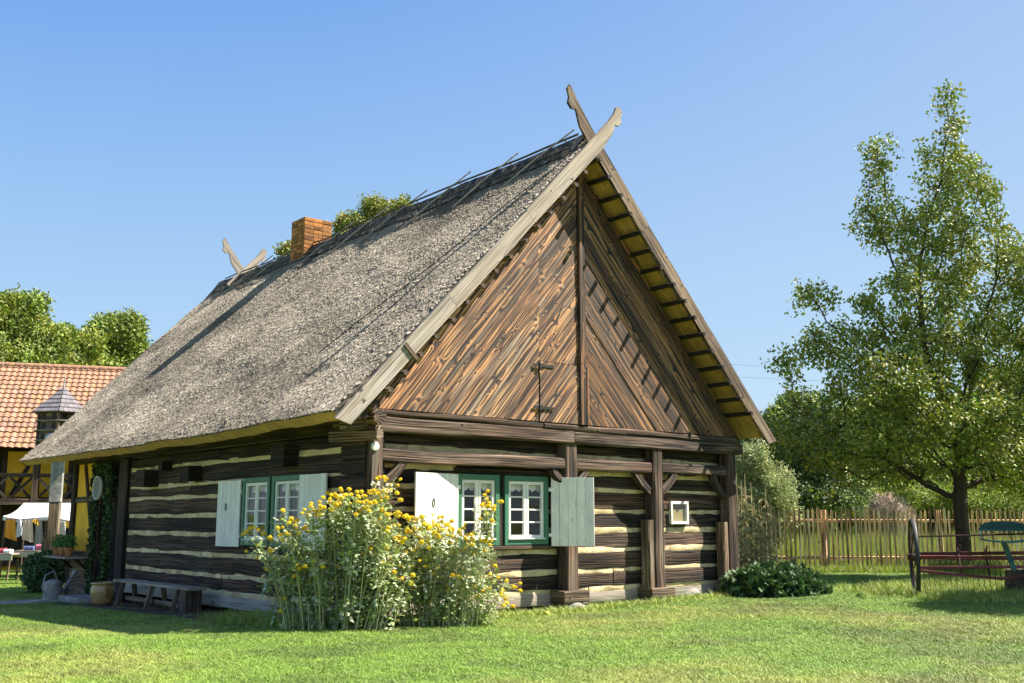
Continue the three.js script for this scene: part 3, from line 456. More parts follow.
windowUnit(LX - 0.02, 1.03, -3.6, -Math.PI / 2, 1.0, 1.14); windowUnit(LX - 0.02, 1.03, -2.52, -Math.PI / 2, 1.0, 1.14);
mesh('window_mullion', box(2.59, 2.69, 1.06, 2.2, GZ - 0.1, GZ + 0.03, { seed: 301, ch: 0.01 }), M.darkBeam[0], house); mesh('window_lintel', box(1.7, 3.72, 2.185, 2.27, GZ - 0.1, GZ + 0.03, { seed: 302, ch: 0.01 }), M.logs[3], house); mesh('window_ledge', box(1.7, 3.72, 0.985, 1.05, GZ - 0.06, GZ + 0.07, { seed: 303, ch: 0.01 }), M.logs[2], house);
mesh('window_mullion', box(LX - 0.03, LX + 0.1, 1.03, 2.17, -3.095, -3.025, { seed: 304, ch: 0.01 }), M.darkBeam[0], house);
shutter(1.74, 1.04, GZ + 0.07, 0.2, 0.96, 1.12, -1, true); shutter(3.66, 1.03, GZ + 0.08, -0.9, 0.72, 1.13, 1, false);
shutter(LX - 0.06, 1.0, -4.13, -Math.PI / 2 + 0.05, 0.82, 1.14, -1, true); shutter(LX - 0.07, 1.0, -2.04, -Math.PI / 2 - 0.02, 0.86, 1.16, 1, false);
{ // little fixed window on the right
  const g = part('small_window', house); g.position.set(6.94, 1.38, GZ + 0.03); const b = (a, c, d, e, f, h) => box(a, c, d, e, f, h, { ch: 0.005, seed: sd++ });
  mesh('frame', join(b(-0.25, -0.2, 0, 0.42, -0.04, 0.03), b(0.2, 0.25, 0, 0.42, -0.04, 0.03), b(-0.2, 0.2, 0.37, 0.42, -0.04, 0.028), b(-0.2, 0.2, 0, 0.05, -0.04, 0.028)), shutterMats[3], g);
  const p = new THREE.PlaneGeometry(0.4, 0.32); p.translate(0, 0.21, 0.0); mesh('pane', p, M.glass, g); mesh('backing', box(-0.2, 0.2, 0.05, 0.37, -0.03, -0.02), std(null, { color: rgb(0.3, 0.24, 0.11) }), g);
}
{ // wall lamp and cable at the corner post
  const lamp = thing('wall_lamp', 'small round white wall lamp on the corner post under the eave', 'lamp', [0.06, 2.5, 0.02]);
  mesh('lamp_disc', lathe([[0, 0.02], [0.05, 0.018], [0.066, 0.008], [0.066, -0.01], [0, -0.01]], 20).rotateX(Math.PI / 2), std(null, { color: rgb(0.75, 0.75, 0.72), roughness: 0.4 }), lamp);
  mesh('cable', rod([[0, 0.1, 0.01], [0.01, 0.2, 0.02], [0.06, 0.3, 0.03]], 0.008, 0.008, 5), M.white, lamp);
}

// ---------- leaves, trees ----------
function leafGeo(n, spread, len, wid, seed, droop = 0.2, lobed = false) {    // a sprig of n leaves
  const r = rng(seed), g = new GB();
  for (let i = 0; i < n; i++) {
    const o = V3((r() - 0.5), (r() - 0.5), (r() - 0.5)).multiplyScalar(2 * spread), d = V3(r() - 0.5, r() * 0.9 - 0.35 - droop, r() - 0.5).normalize(), s = V3().crossVectors(d, V3(r() - 0.5, 1, r() - 0.5)).normalize(), nn = V3().crossVectors(s, d), L = len * (0.7 + 0.6 * r()), Wd = wid * (0.8 + 0.4 * r());
    const tip = o.clone().addScaledVector(d, L).addScaledVector(nn, -L * 0.12), mid = o.clone().addScaledVector(d, L * 0.45).addScaledVector(nn, L * 0.05);
    if (lobed) for (const k of [-1, 1]) { const a1 = o.clone().addScaledVector(d, L * 0.2), a2 = o.clone().addScaledVector(d, L * 0.5), l1 = o.clone().addScaledVector(d, L * 0.42).addScaledVector(s, k * Wd), l2 = o.clone().addScaledVector(d, L * 0.72).addScaledVector(s, k * Wd * 0.75).addScaledVector(nn, -L * 0.1); const tr = (a, b, c) => (k > 0 ? g.tri(a, b, c, [0, 0], [1, 0], [1, 1]) : g.tri(a, c, b, [0, 0], [1, 0], [1, 1])); tr(a1, l1, a2); tr(a2, l2, tip); }
    else { const l = mid.clone().addScaledVector(s, Wd / 2), q = mid.clone().addScaledVector(s, -Wd / 2); g.tri(o, l, tip, [0, 0], [1, 0], [1, 1]); g.tri(o, tip, q, [0, 0], [1, 1], [0, 1]); }
  }
  return g.build();
}
function grow(base, lobes, r, { step = 0.3, reach = 2.2, kill = 0.55, trunkH = 1.2, lean = V3(0, 0, 0) }) {   // space colonisation
  const att = []; for (const [c, rx, ry, n] of lobes) for (let i = 0; i < n * 1.5; i++) { let v; do v = V3(r() * 2 - 1, r() * 2 - 1, r() * 2 - 1); while (v.lengthSq() > 1); att.push(V3(c.x + v.x * rx, c.y + v.y * ry, c.z + v.z * rx)); }
  const nodes = [{ p: base.clone(), par: -1, kids: 0 }]; let cur = 0; const addN = (p, par) => { nodes.push({ p, par, kids: 0 }); nodes[par].kids++; return nodes.length - 1; };
  while (nodes[cur].p.y - base.y < trunkH) cur = addN(nodes[cur].p.clone().add(V3((r() - 0.5) * 0.05, step, (r() - 0.5) * 0.05).addScaledVector(lean, step)), cur);
  const near = att.map(() => [-1, 1e9]); let from = 0, alive = att.map(() => true);
  for (let it = 0; it < 160; it++) {
    for (let a = 0; a < att.length; a++) if (alive[a]) for (let k = from; k < nodes.length; k++) { const d = att[a].distanceToSquared(nodes[k].p); if (d < near[a][1]) near[a] = [k, d]; }
    from = nodes.length; const pull = new Map(); let best = -1, bd = 1e9;
    for (let a = 0; a < att.length; a++) if (alive[a]) { if (near[a][1] < kill * kill) { alive[a] = false; continue; } if (near[a][1] < bd) { bd = near[a][1]; best = a; } if (near[a][1] < reach * reach) { const k = near[a][0], v = pull.get(k) || V3(); v.add(att[a].clone().sub(nodes[k].p).normalize()); pull.set(k, v); } }
    if (!pull.size) { if (best < 0) break; const k = near[best][0]; pull.set(k, att[best].clone().sub(nodes[k].p).normalize()); }
    for (const [k, v] of pull) { if (nodes[k].kids > 4) continue; const d = v.normalize().add(V3(r() - 0.5, r() - 0.5, r() - 0.5).multiplyScalar(0.35)).normalize(); addN(nodes[k].p.clone().addScaledVector(d, step), k); }
    if (from === nodes.length) break;
  }
  const E = 2.0, rad = nodes.map((n) => (n.kids ? 0 : Math.pow(0.006, E))); for (let i = nodes.length - 1; i > 0; i--) rad[nodes[i].par] += rad[i]; nodes.forEach((n, i) => (n.r = Math.pow(rad[i], 1 / E))); const tp = nodes.map((n) => (n.kids ? 0 : 1)); for (let i = nodes.length - 1; i > 0; i--) tp[nodes[i].par] += tp[i]; nodes.forEach((n, i) => (n.tips = tp[i]));
  return nodes;
}
function woodOf(nodes, r0, min = 0.008) {
  const gb = new GB(), k = r0 / nodes[0].r;
  for (let i = 1; i < nodes.length; i++) { const n = nodes[i], p = nodes[n.par]; const ra = Math.max(min, p.r * k), rb = Math.max(min * 0.8, n.r * k); rod([p.p, n.p.clone().lerp(p.p, -0.06)], Math.min(ra, rb * 1.5), rb, ra > 0.05 ? 8 : 4, gb, false); }
  return gb.build(0.9);
}
const qRand = (r) => new THREE.Quaternion(r() - 0.5, r() - 0.5, r() - 0.5, r() - 0.5).normalize();
function treeFrom(name, label, nodesArgs, { r0, sprig, per, jitter, col, group, seed, tipN = 5, size = [0.8, 1.3], tr = 0.4 }) {
  const [base, lobes, opt] = nodesArgs, r = rng(seed), nodes = grow(V3(0, 0, 0), lobes.map(([c, ...q]) => [c.clone().sub(base), ...q]), r, opt), t = thing(name, label, 'tree', [base.x, base.y - 0.05, base.z], 0, group);
  mesh('trunk', woodOf(nodes, r0), M.bark, t);
  const list = [], k = r0 / nodes[0].r; nodes.forEach((n, i) => { if (n.tips <= tipN && i > 8) for (let q = 0; q < per; q++) { const b = 0.55 + 0.9 * r(), c = col(r, n.p); list.push({ p: n.p.clone().add(V3((r() - 0.5), (r() - 0.5), (r() - 0.5)).multiplyScalar(jitter * 2)), q: qRand(r), s: mix(size[0], size[1], r()), c: c.map((x) => x * b) }); } });
  instances('crown', sprig, leafMat(tr, 0.6), list, t); return list.length;
}
const RD = CR, FD = V3(Math.sin(YAW), 0, -Math.cos(YAW));
{ // the tall fruit tree on the right
  const base = V3(14.81, 0.1, 1.21), S = 45, L = (px, py, rx, ry, n, d = 0) => [base.clone().addScaledVector(RD, (px - 965) / S).addScaledVector(FD, d).setY((582 - py) / S * (1 + 0.0078 * (582 - py) / S)), rx, ry, n];
  const lobes = [L(984, 112, 0.35, 0.85, 26), L(978, 170, 0.75, 1.0, 60), L(1000, 200, 0.8, 1.0, 50), L(905, 165, 0.4, 0.85, 26), L(902, 225, 0.65, 0.7, 40), L(950, 230, 0.9, 0.9, 70), L(1005, 265, 1.3, 1.2, 110, 0.3), L(925, 300, 1.1, 0.9, 90, -0.2), L(830, 300, 0.55, 0.3, 16), L(855, 340, 0.9, 0.5, 50), L(800, 360, 0.5, 0.28, 18), L(880, 385, 1.3, 0.7, 110, -0.5), L(960, 345, 1.7, 1.0, 150, 0.3), L(940, 415, 1.8, 0.8, 160, -0.6), L(1040, 350, 1.7, 1.5, 170, 0.3), L(1085, 280, 1.2, 1.4, 80), L(1090, 430, 1.6, 0.9, 100), L(850, 440, 1.3, 0.65, 100, -0.3), L(905, 465, 1.4, 0.45, 90, 0.8), L(1010, 455, 1.6, 0.55, 110, -0.6), L(1060, 470, 1.5, 0.5, 80, 0.5), L(812, 430, 0.7, 0.5, 40)];
  treeFrom('fruit_tree', 'tall leafy fruit tree with dark forked trunk beside the picket fence', [base, lobes, { trunkH: 2.0, step: 0.24, reach: 2.6, kill: 0.26, lean: V3(0.03, 0, 0.02) }], { r0: 0.165, sprig: leafGeo(7, 0.12, 0.096, 0.06, 5), per: 6, jitter: 0.14, seed: 31, tipN: 6, col: (r) => (r() < 0.18 ? [0.42, 0.4, 0.045] : [0.19 + 0.09 * r(), 0.25 + 0.09 * r(), 0.03]) });
}
function bgTree(label, px, depth, lobes, { r0 = 0.25, size = 0.2, n = 2200, col, seed, group = 'trees in the background', gy, fill = 0.4, name = 'broadleaf_tree', leaves = 12, tr = 0.35, cat = 'tree' }) {
  const r = rng(seed), b = onGround(px, depth); if (gy !== undefined) b.y = gy; const t = thing(name, label, cat, [b.x, b.y, b.z], 0, group), gb = new GB(), S = FOCAL / depth;
  const cs = lobes.map(([lx, py, rx, ry, d = 0]) => { const c = at(lx, py, depth).addScaledVector(FD, d).sub(b); return { c, rx: rx / S, ry: ry / S }; });
  const low = Math.min(...cs.map((q) => q.c.y - q.ry)), fork = V3(0, Math.max(0.6, low * 0.9 + 0.3), 0);
  rod([V3(0, -0.3, 0), V3(0.03, fork.y * 0.5, 0), fork], r0, r0 * 0.75, 8, gb);
  for (const q of cs) { const m = fork.clone().lerp(q.c, 0.5); m.y += 0.15 * q.c.distanceTo(fork); m.x += (r() - 0.5) * 0.4; rod([fork, m, q.c, q.c.clone().add(V3((r() - 0.5) * q.rx, q.ry * 0.7, (r() - 0.5) * q.rx))], r0 * 0.5, 0.02, 6, gb); }
  mesh('trunk', gb.build(0.9), M.bark, t);
  const tot = cs.reduce((a, q) => a + q.rx * q.ry, 0), list = [];
  for (const q of cs) for (let i = 0, m = Math.round(n * 2 * q.rx * q.ry / tot); i < m; i++) {
    const v = V3(r() * 2 - 1, r() * 2 - 1, r() * 2 - 1).normalize(), rad = r() < fill ? 0.82 + 0.2 * r() : Math.cbrt(r()), bump = 0.58 + 0.85 * noise2(v.x * 3.4 + q.c.x, v.y * 3.4 + v.z * 2.7 + q.c.y, 88);
    if (noise2(v.x * 5 + q.c.x * 3, v.y * 5 + v.z * 4 + q.c.z, 89) < 0.3 && rad > 0.7) continue;
    const k = 0.6 + 0.8 * r(); list.push({ p: q.c.clone().add(V3(v.x * q.rx, v.y * q.ry, v.z * q.rx).multiplyScalar(rad * bump)), q: qRand(r), s: 0.7 + 0.7 * r(), c: col(r).map((x) => x * k) });
  }
  instances('crown', leafGeo(leaves, size * 1.25, size * 0.68, size * 0.4, seed), leafMat(tr, 0.7), list, t);
}
const gOak = (r) => [0.14 + 0.07 * r(), 0.21 + 0.07 * r(), 0.022], gLime = (r) => [0.26 + 0.09 * r(), 0.34 + 0.06 * r(), 0.028], gDark = (r) => [0.09 + 0.04 * r(), 0.15 + 0.05 * r(), 0.045], gPale = (r) => [0.36 + 0.1 * r(), 0.43 + 0.08 * r(), 0.21], gYel = (r) => [0.28 + 0.1 * r(), 0.27 + 0.08 * r(), 0.035];
bgTree('bright green tree behind the tiled roof, at the left edge of the picture', 20, 58, [[-20, 320, 42, 30], [12, 318, 30, 24], [40, 348, 34, 22], [70, 352, 28, 20], [20, 365, 60, 22], [60, 385, 50, 25]], { size: 0.3, n: 4200, col: (r) => (r() < 0.5 ? gLime(r) : gOak(r)), seed: 61, r0: 0.4 });
bgTree('darker oak-like tree behind the tiled roof, right beside the thatched eave', 118, 62, [[118, 335, 24, 18], [100, 352, 24, 18], [132, 362, 18, 16], [118, 385, 40, 24]], { size: 0.28, n: 3400, col: (r) => (r() < 0.2 ? gLime(r) : gOak(r)), seed: 62, r0: 0.4 });
bgTree('yellowish treetop showing above the ridge behind the brick chimney', 372, 40, [[360, 226, 24, 12], [390, 212, 16, 9], [373, 206, 11, 8], [346, 230, 12, 9], [404, 206, 9, 6], [370, 262, 44, 30], [288, 251, 8, 7]], { size: 0.15, n: 2000, leaves: 10, col: (r) => (r() < 0.6 ? gYel(r) : gOak(r)), seed: 63, r0: 0.3 });
bgTree('dark dense tree just right of the gable, behind the fence', 790, 40, [[800, 430, 34, 32], [775, 450, 36, 36], [815, 462, 40, 36], [760, 490, 34, 24], [800, 500, 60, 22], [795, 412, 16, 20], [812, 410, 12, 14]], { size: 0.17, n: 5200, col: (r) => (r() < 0.25 ? gLime(r) : gDark(r)), seed: 64 });
bgTree('mid green tree behind the fence, hidden by the left half of the fruit tree', 870, 48, [[860, 440, 50, 40], [880, 470, 70, 34], [830, 480, 50, 26], [905, 420, 36, 40]], { size: 0.2, n: 4200, col: (r) => (r() < 0.4 ? gLime(r) : gOak(r)), seed: 65 });
bgTree('mid green tree behind the fence, right behind the fruit tree trunk', 985, 50, [[985, 440, 60, 50], [1030, 420, 50, 60], [950, 465, 50, 34], [1060, 460, 60, 40]], { size: 0.22, n: 4600, col: (r) => (r() < 0.45 ? gLime(r) : gOak(r)), seed: 66 });
bgTree('distant treetop at the right edge of the picture', 1090, 60, [[1090, 400, 60, 60], [1130, 440, 60, 50], [1040, 480, 60, 26]], { size: 0.26, n: 3000, col: gOak, seed: 67 });
bgTree('wide low green bush in front of the far trees, beyond the haystack', 930, 42, [[900, 500, 40, 14], [950, 502, 46, 14], [1000, 504, 50, 14], [1050, 500, 46, 16]], { size: 0.14, n: 3600, col: (r) => (r() < 0.6 ? gLime(r) : gOak(r)), seed: 68, name: 'bush', group: undefined, cat: 'bush' });
bgTree('pale grey-green shrub at the right corner of the house', 757, 26.5, [[752, 465, 16, 22], [768, 490, 24, 20], [748, 505, 26, 26], [775, 515, 22, 18], [752, 540, 26, 22]], { size: 0.09, n: 3400, leaves: 9, col: gPale, seed: 69, name: 'shrub', group: undefined, cat: 'shrub', r0: 0.06 });
{ // far woods that close the view
  const r = rng(81), w = thing('woodland', 'far green wood that closes the view behind the trees and fence', 'woodland'); w.userData.kind = 'stuff'; const list = [], add = (pa, pb, dep, top, n) => { for (let i = 0; i < n; i++) { const px = mix(pa, pb, r()), d = dep * (0.95 + 0.15 * r()), hump = 0.65 + 0.35 * Math.sin(px * 0.045) * Math.sin(px * 0.017 + 2) + 0.25 * noise2(px * 0.06, 4, 7), p = onGround(px, d), h = top * hump * Math.pow(r(), 0.7), k = 0.55 + 0.8 * r(); p.y += h; list.push({ p, q: qRand(r), s: 0.8 + 0.8 * r(), c: (r() < 0.35 ? gLime(r) : gOak(r)).map((x) => x * k) }); } };
  add(720, 1180, 75, 6.5, 7000); add(-300, 200, 80, 9, 5000);
  instances('foliage', leafGeo(12, 0.55, 0.42, 0.25, 83), leafMat(0.3), list, w);
}
{ // tree out of the frame on the right whose crown shades the lawn
  const r = rng(70), b = V3(13.2, ground(13.2, 7.3), 7.3), t = thing('shade_tree', 'round-crowned tree beyond the right edge of the picture', 'tree', [b.x, b.y, b.z]), gb = new GB();
  rod([[0, -0.2, 0], [0.05, 1.4, 0], [0, 2.8, 0.05]], 0.2, 0.15, 8, gb); for (let i = 0; i < 8; i++) { const a = i * 0.8; rod([[0, 2.6, 0], [Math.cos(a) * 0.8, 3.6, Math.sin(a) * 0.8], [Math.cos(a) * 1.6, 4.6 + 0.5 * r(), Math.sin(a) * 1.6]], 0.08, 0.015, 5, gb); } mesh('trunk', gb.build(0.9), M.bark, t);
  const list = []; for (let i = 0; i < 2600; i++) { const v = V3(r() * 2 - 1, r() * 2 - 1, r() * 2 - 1).normalize().multiplyScalar(Math.cbrt(0.15 + 0.85 * r())); list.push({ p: V3(v.x * 2.3, 4.5 + v.y * 1.6, v.z * 1.7), q: qRand(r), s: 0.8 + 0.6 * r(), c: gOak(r) }); }
  instances('crown', leafGeo(10, 0.2, 0.13, 0.08, 71), leafMat(0.35), list, t);
}

// ---------- grass ----------
function tuft(n, h, w, spread, seed, lean = 0.5) { const r = rng(seed), g = new GB(); for (let i = 0; i < n; i++) { const a = r() * 6.28, d = Math.sqrt(r()) * spread, o = V3(Math.cos(a) * d, -0.01, Math.sin(a) * d), b = r() * 6.28, s = V3(Math.cos(b), 0, Math.sin(b)).multiplyScalar(w / 2), H = h * (0.5 + 0.8 * r()), l = V3((r() - 0.5) * lean, 0, (r() - 0.5) * lean).multiplyScalar(H * 2), m = o.clone().addScaledVector(l, 0.35).setY(H * 0.55), tip = o.clone().add(l).setY(H); g.tri(o.clone().add(s), m.clone().addScaledVector(s, 0.8), o.clone().sub(s), [0, 0], [0, 1], [1, 0]); g.tri(o.clone().sub(s), m.clone().addScaledVector(s, 0.8), m.clone().addScaledVector(s, -0.8), [0, 0], [0, 1], [1, 1]); g.tri(m.clone().addScaledVector(s, 0.8), tip, m.clone().addScaledVector(s, -0.8), [0, 0], [0, 1], [1, 0]); } return g.build(); }
const inHouse = (x, z) => x > 0.05 && x < 8.3 && z < -0.35 && z > -13.2;
{
  const r = rng(202), list = [], tall = [], grass = thing('grass', 'short mown grass blades of the sunlit lawn', 'grass'); grass.userData.kind = 'stuff';
  const inPath = (x, z) => x < -0.3 && z < -10.75 && z > -12.2;
  let tries = 0;
  while (list.length < 62000 && tries++ < 400000) {
    const px = -20 + r() * 1064, dep = 8.2 * Math.pow(4.6, Math.pow(r(), 0.8)), p = onGround(px, dep), { x, z } = p; if (inHouse(x, z) || inPath(x, z)) continue; if (x > -1.2 && x < 0.1 && z < -0.9 && z > -10.6 && r() < 0.97) continue;
    const a = noise2(x * 0.5, z * 0.5, 5), b = noise2(x * 2.1, z * 2.1, 6), c = noise2(x * 7, z * 7, 8), dry = sstep(0.5, 0.95, a * 0.6 + b * 0.35 + 0.2 * r());
    const clover = sstep(0.62, 0.75, noise2(x * 0.9 + 40, z * 0.9, 12) * 0.75 + 0.3 * noise2(x * 5, z * 5, 13)), k = (0.5 + 0.55 * c + 0.5 * r()) * (1 - 0.3 * clover); const col = mix3([0.22, 0.345, 0.03], [0.36, 0.39, 0.08], dry).map((q) => q * k);
    list.push({ p, q: euler(0, r() * 6.28, 0), s: V3(1, 0.55 + 0.5 * b + 0.35 * r(), 1), c: col });
  }
  instances('mown_blades', tuft(26, 0.042, 0.009, 0.13, 3, 1.7), leafMat(0.3, 0.6), list, grass);
  const edge = (x, z, h, spread) => { const q = V3(x + (r() - 0.5) * spread, 0, z + (r() - 0.5) * spread); if (inHouse(q.x, q.z)) return; q.y = ground(q.x, q.z); const k = 0.7 + 0.6 * r(); tall.push({ p: q, q: euler(0, r() * 6.28, 0), s: V3(1, h * (0.5 + r()), 1), c: mix3([0.27, 0.39, 0.045], [0.48, 0.48, 0.1], r() * 0.8).map((c) => c * k) }); };
  for (let i = 0; i < 420; i++) { edge(1.5 + r() * 7, 0.15 + r() * 0.3, 0.4, 0.3); edge(-0.2 - r() * 1.0, -0.6 - r() * 2, 0.6, 0.4); }
  for (let i = 0; i < 3600; i++) { const s = -2 + r() * 11, d = (r() - 0.5) * 1.3; edge(15.06 + 0.765 * s + 0.644 * d, -2.46 + 0.644 * s - 0.765 * d, 0.75, 0.3); }
  for (let i = 0; i < 1500; i++) edge(9.3 + r() * 5, 1.3 + r() * 3.2, 0.55, 0.8);
  for (let i = 0; i < 300; i++) { const a = r() * 6.28; edge(14.81 + Math.cos(a) * 0.5, 1.21 + Math.sin(a) * 0.5, 1.7, 0.4); }
  for (let i = 0; i < 9000; i++) { const s = -4 + r() * 18, d = 0.6 + r() * 16; edge(15.06 + 0.765 * s + 0.644 * d, -2.46 + 0.644 * s - 0.765 * d, 2.0 + r() * 1.3, 0.6); }
  instances('tall_blades', tuft(14, 0.2, 0.012, 0.12, 4, 0.45), leafMat(0.4, 0.6), tall, grass);
}

// ---------- picket fence ----------
{
  const o = V3(15.06, 0, -2.46), f = thing('picket_fence', 'weathered wooden picket fence with round posts behind the lawn', 'fence', [o.x, ground(o.x, o.z), o.z], -YAW);
  const pickMat = tints(std(T.brown), 5, 3.2, 4.6, 21, 0.03);
  const y = (s) => { const p = o.clone().addScaledVector(RD, s); return ground(p.x, p.z) - f.position.y; };
  for (let s = -2.9; s < 8.2; s += 0.119) { const h = rr(1.46, 1.56), w = 0.027, b = y(s) + 0.06, lean = rr(-0.012, 0.012), sx = s + rr(-0.012, 0.012); if (Math.abs(((sx + 0.05) % 2.92)) < 0.05) continue;
    const poly = [[sx - w, b], [sx + w, b], [sx + w + lean, b + h - 0.06], [sx + lean, b + h + 0.02], [sx - w + lean, b + h - 0.06]]; mesh('picket', boardPoly(poly, -0.014, 0.014, 0, 1, sd++), pick(pickMat), f); }
  for (const s of [-2.85, 0, 2.92, 5.84]) mesh('fence_post', rod([[s, y(s) - 0.3, -0.1], [s, y(s) + 1.0, -0.1], [s, y(s) + 1.55, -0.1]], 0.085, 0.08, 10), pickMat[2], f);
  for (const yy of [0.36, 1.28]) for (let k = 0; k < 4; k++) { const a = -2.9 + k * 2.9, b = Math.min(a + 2.89, 8.2); mesh('fence_rail', hewn(V3(a, y(a) + yy, -0.052), V3(b, y(b) + yy, -0.052), 0.05, 0.075, { ch: 0.01, seg: 3, rough: 0.005, seed: sd++ }), pick(pickMat), f); }
}
// ---------- golden coneflowers at the corner ----------
{
  const r = rng(515), leaf = leafGeo(4, 0.09, 0.15, 0.042, 17, 0.2, true), petal = [0, 1, 2].map((v) => { const g = new GB(), q = rng(60 + v); for (let i = 0; i < 34; i++) { const y = 1 - 1.55 * (i + 0.5) / 34, a = i * 2.4, d = V3(Math.cos(a) * Math.sqrt(1 - y * y), y * 0.85, Math.sin(a) * Math.sqrt(1 - y * y)).normalize(), s = V3().crossVectors(d, V3(0.1, 1, 0.2)).normalize(), L = 0.042 * (0.85 + 0.3 * q()), t = d.clone().multiplyScalar(L), u = V3().crossVectors(s, d); g.tri(s.clone().multiplyScalar(0.011).addScaledVector(d, 0.012), t.clone().addScaledVector(s, 0.004), s.clone().multiplyScalar(-0.011).addScaledVector(d, 0.012), [0, 0], [0, 1], [1, 0]); g.tri(u.clone().multiplyScalar(0.011).addScaledVector(d, 0.016), t, u.clone().multiplyScalar(-0.011).addScaledVector(d, 0.016), [0, 0], [0, 1], [1, 0]); } const core = new THREE.IcosahedronGeometry(0.028, 1).toNonIndexed(); return join(g.build(), core); });
  const yellow = [[0.93, 0.7, 0.015], [0.95, 0.76, 0.02], [0.9, 0.62, 0.012]].map((c) => new THREE.MeshPhysicalMaterial({ color: rgb(...c), roughness: 0.7, transmission: 0.25, thickness: 0 }));
  const stemMat = std(null, { color: rgb(0.38, 0.4, 0.16), roughness: 0.7 });
  // stems: base px/depth offsets are in metres along the picture's right (R) and depth (D) from a clump centre
  const clump = (label, cx, cz, stems, flowersAt) => {
    const y0 = ground(cx, cz), t = thing('coneflower_clump', label, 'flowers', [cx, y0, cz], 0, 'golden coneflowers at the house corner'), gb = new GB(), leaves = [];
    for (const [br, bd, tr, td, h, nf] of stems) {
      const b = V3(0, -0.02, 0).addScaledVector(RD, br).addScaledVector(FD, bd), e = V3(0, h, 0).addScaledVector(RD, tr).addScaledVector(FD, td), m = b.clone().lerp(e, 0.5); m.y += h * 0.08; m.addScaledVector(RD, (br - tr) * 0.18);
      const curve = new THREE.QuadraticBezierCurve3(b, m, e), pts = curve.getPoints(6); rod(pts, 0.009, 0.005, 4, gb, false);
      const nl = Math.round(h * 12); for (let i = 0; i < nl; i++) { const u = 0.06 + 0.9 * (i + r()) / nl, p = curve.getPoint(u), low = u < 0.4; if (low && r() < 0.62) continue; const k = 0.65 + 0.7 * r(), silver = r() < 0.55; leaves.push({ p: p.add(V3((r() - 0.5) * 0.16, (r() - 0.5) * 0.08, (r() - 0.5) * 0.16)), q: euler((r() - 0.5) * 0.9, r() * 6.28, (r() - 0.5) * 0.9), s: 0.55 + 0.55 * r() * (1.25 - u * 0.5), c: (silver ? [0.45, 0.5, 0.3] : [0.28, 0.38, 0.095]).map((x) => x * k) }); }
      for (let i = 0; i < nf; i++) { const fp = i === 0 ? e.clone() : e.clone().add(V3((r() - 0.5) * 0.34, -0.22 * r() + 0.03, (r() - 0.5) * 0.34)); if (i) rod([curve.getPoint(0.86), fp], 0.004, 0.003, 3, gb, false); const f = mesh('flower_head', petal[Math.floor(r() * 3)], pick(yellow), t); f.position.copy(fp); f.quaternion.copy(euler((r() - 0.5) * 0.9, r() * 6, (r() - 0.5) * 0.9)); f.scale.setScalar(0.64 + 0.42 * r()); }
    }
    mesh('stems', gb.build(0.9), stemMat, t); instances('foliage', leaf, leafMat(0.35, 0.45), leaves, t);
  };
  const S = 73, sts = (list, c0) => list.flatMap(([px, py, n, sp, nf]) => Array.from({ length: n }, () => { const tr = (px - c0) / S + (r() - 0.5) * sp, h = (628 - py) / S + (r() - 0.5) * 0.28; return [tr * 0.62 + (r() - 0.5) * 0.3, (r() - 0.5) * 0.7, tr, (r() - 0.5) * 0.9, Math.max(0.25, h), nf + (r() < 0.55 && nf ? 1 : 0)]; }));
  const a = V3(-0.62, 0, 0.12), b = V3(0.78, 0, 0.62);
  clump('tall clump of yellow coneflowers left of the corner post', a.x, a.z, sts([[255, 540, 4, 0.3, 2], [272, 528, 5, 0.3, 2], [290, 522, 6, 0.4, 2], [312, 505, 8, 0.4, 2], [335, 498, 9, 0.4, 3], [358, 498, 9, 0.4, 3], [368, 486, 5, 0.25, 3], [380, 510, 6, 0.3, 2], [270, 560, 5, 0.4, 1], [300, 560, 9, 0.7, 1], [350, 560, 12, 0.9, 1], [390, 540, 6, 0.5, 1], [320, 590, 12, 1.1, 0], [370, 595, 10, 1.1, 0], [400, 545, 6, 0.4, 1], [398, 575, 7, 0.5, 1], [252, 578, 1, 0.05, 1], [282, 600, 2, 0.1, 1]], 326));
  clump('clump of yellow coneflowers under the gable windows', b.x, b.z, sts([[385, 545, 6, 0.4, 2], [395, 532, 6, 0.4, 2], [415, 528, 8, 0.4, 3], [432, 525, 9, 0.4, 3], [450, 535, 8, 0.4, 2], [470, 545, 6, 0.35, 2], [490, 500, 5, 0.15, 3], [487, 540, 4, 0.25, 2], [485, 575, 4, 0.3, 1], [505, 590, 4, 0.12, 3], [430, 570, 10, 0.8, 1], [465, 585, 9, 0.7, 1], [400, 580, 9, 0.8, 0], [440, 600, 12, 1.0, 0], [470, 610, 8, 0.8, 0]], 437));
}
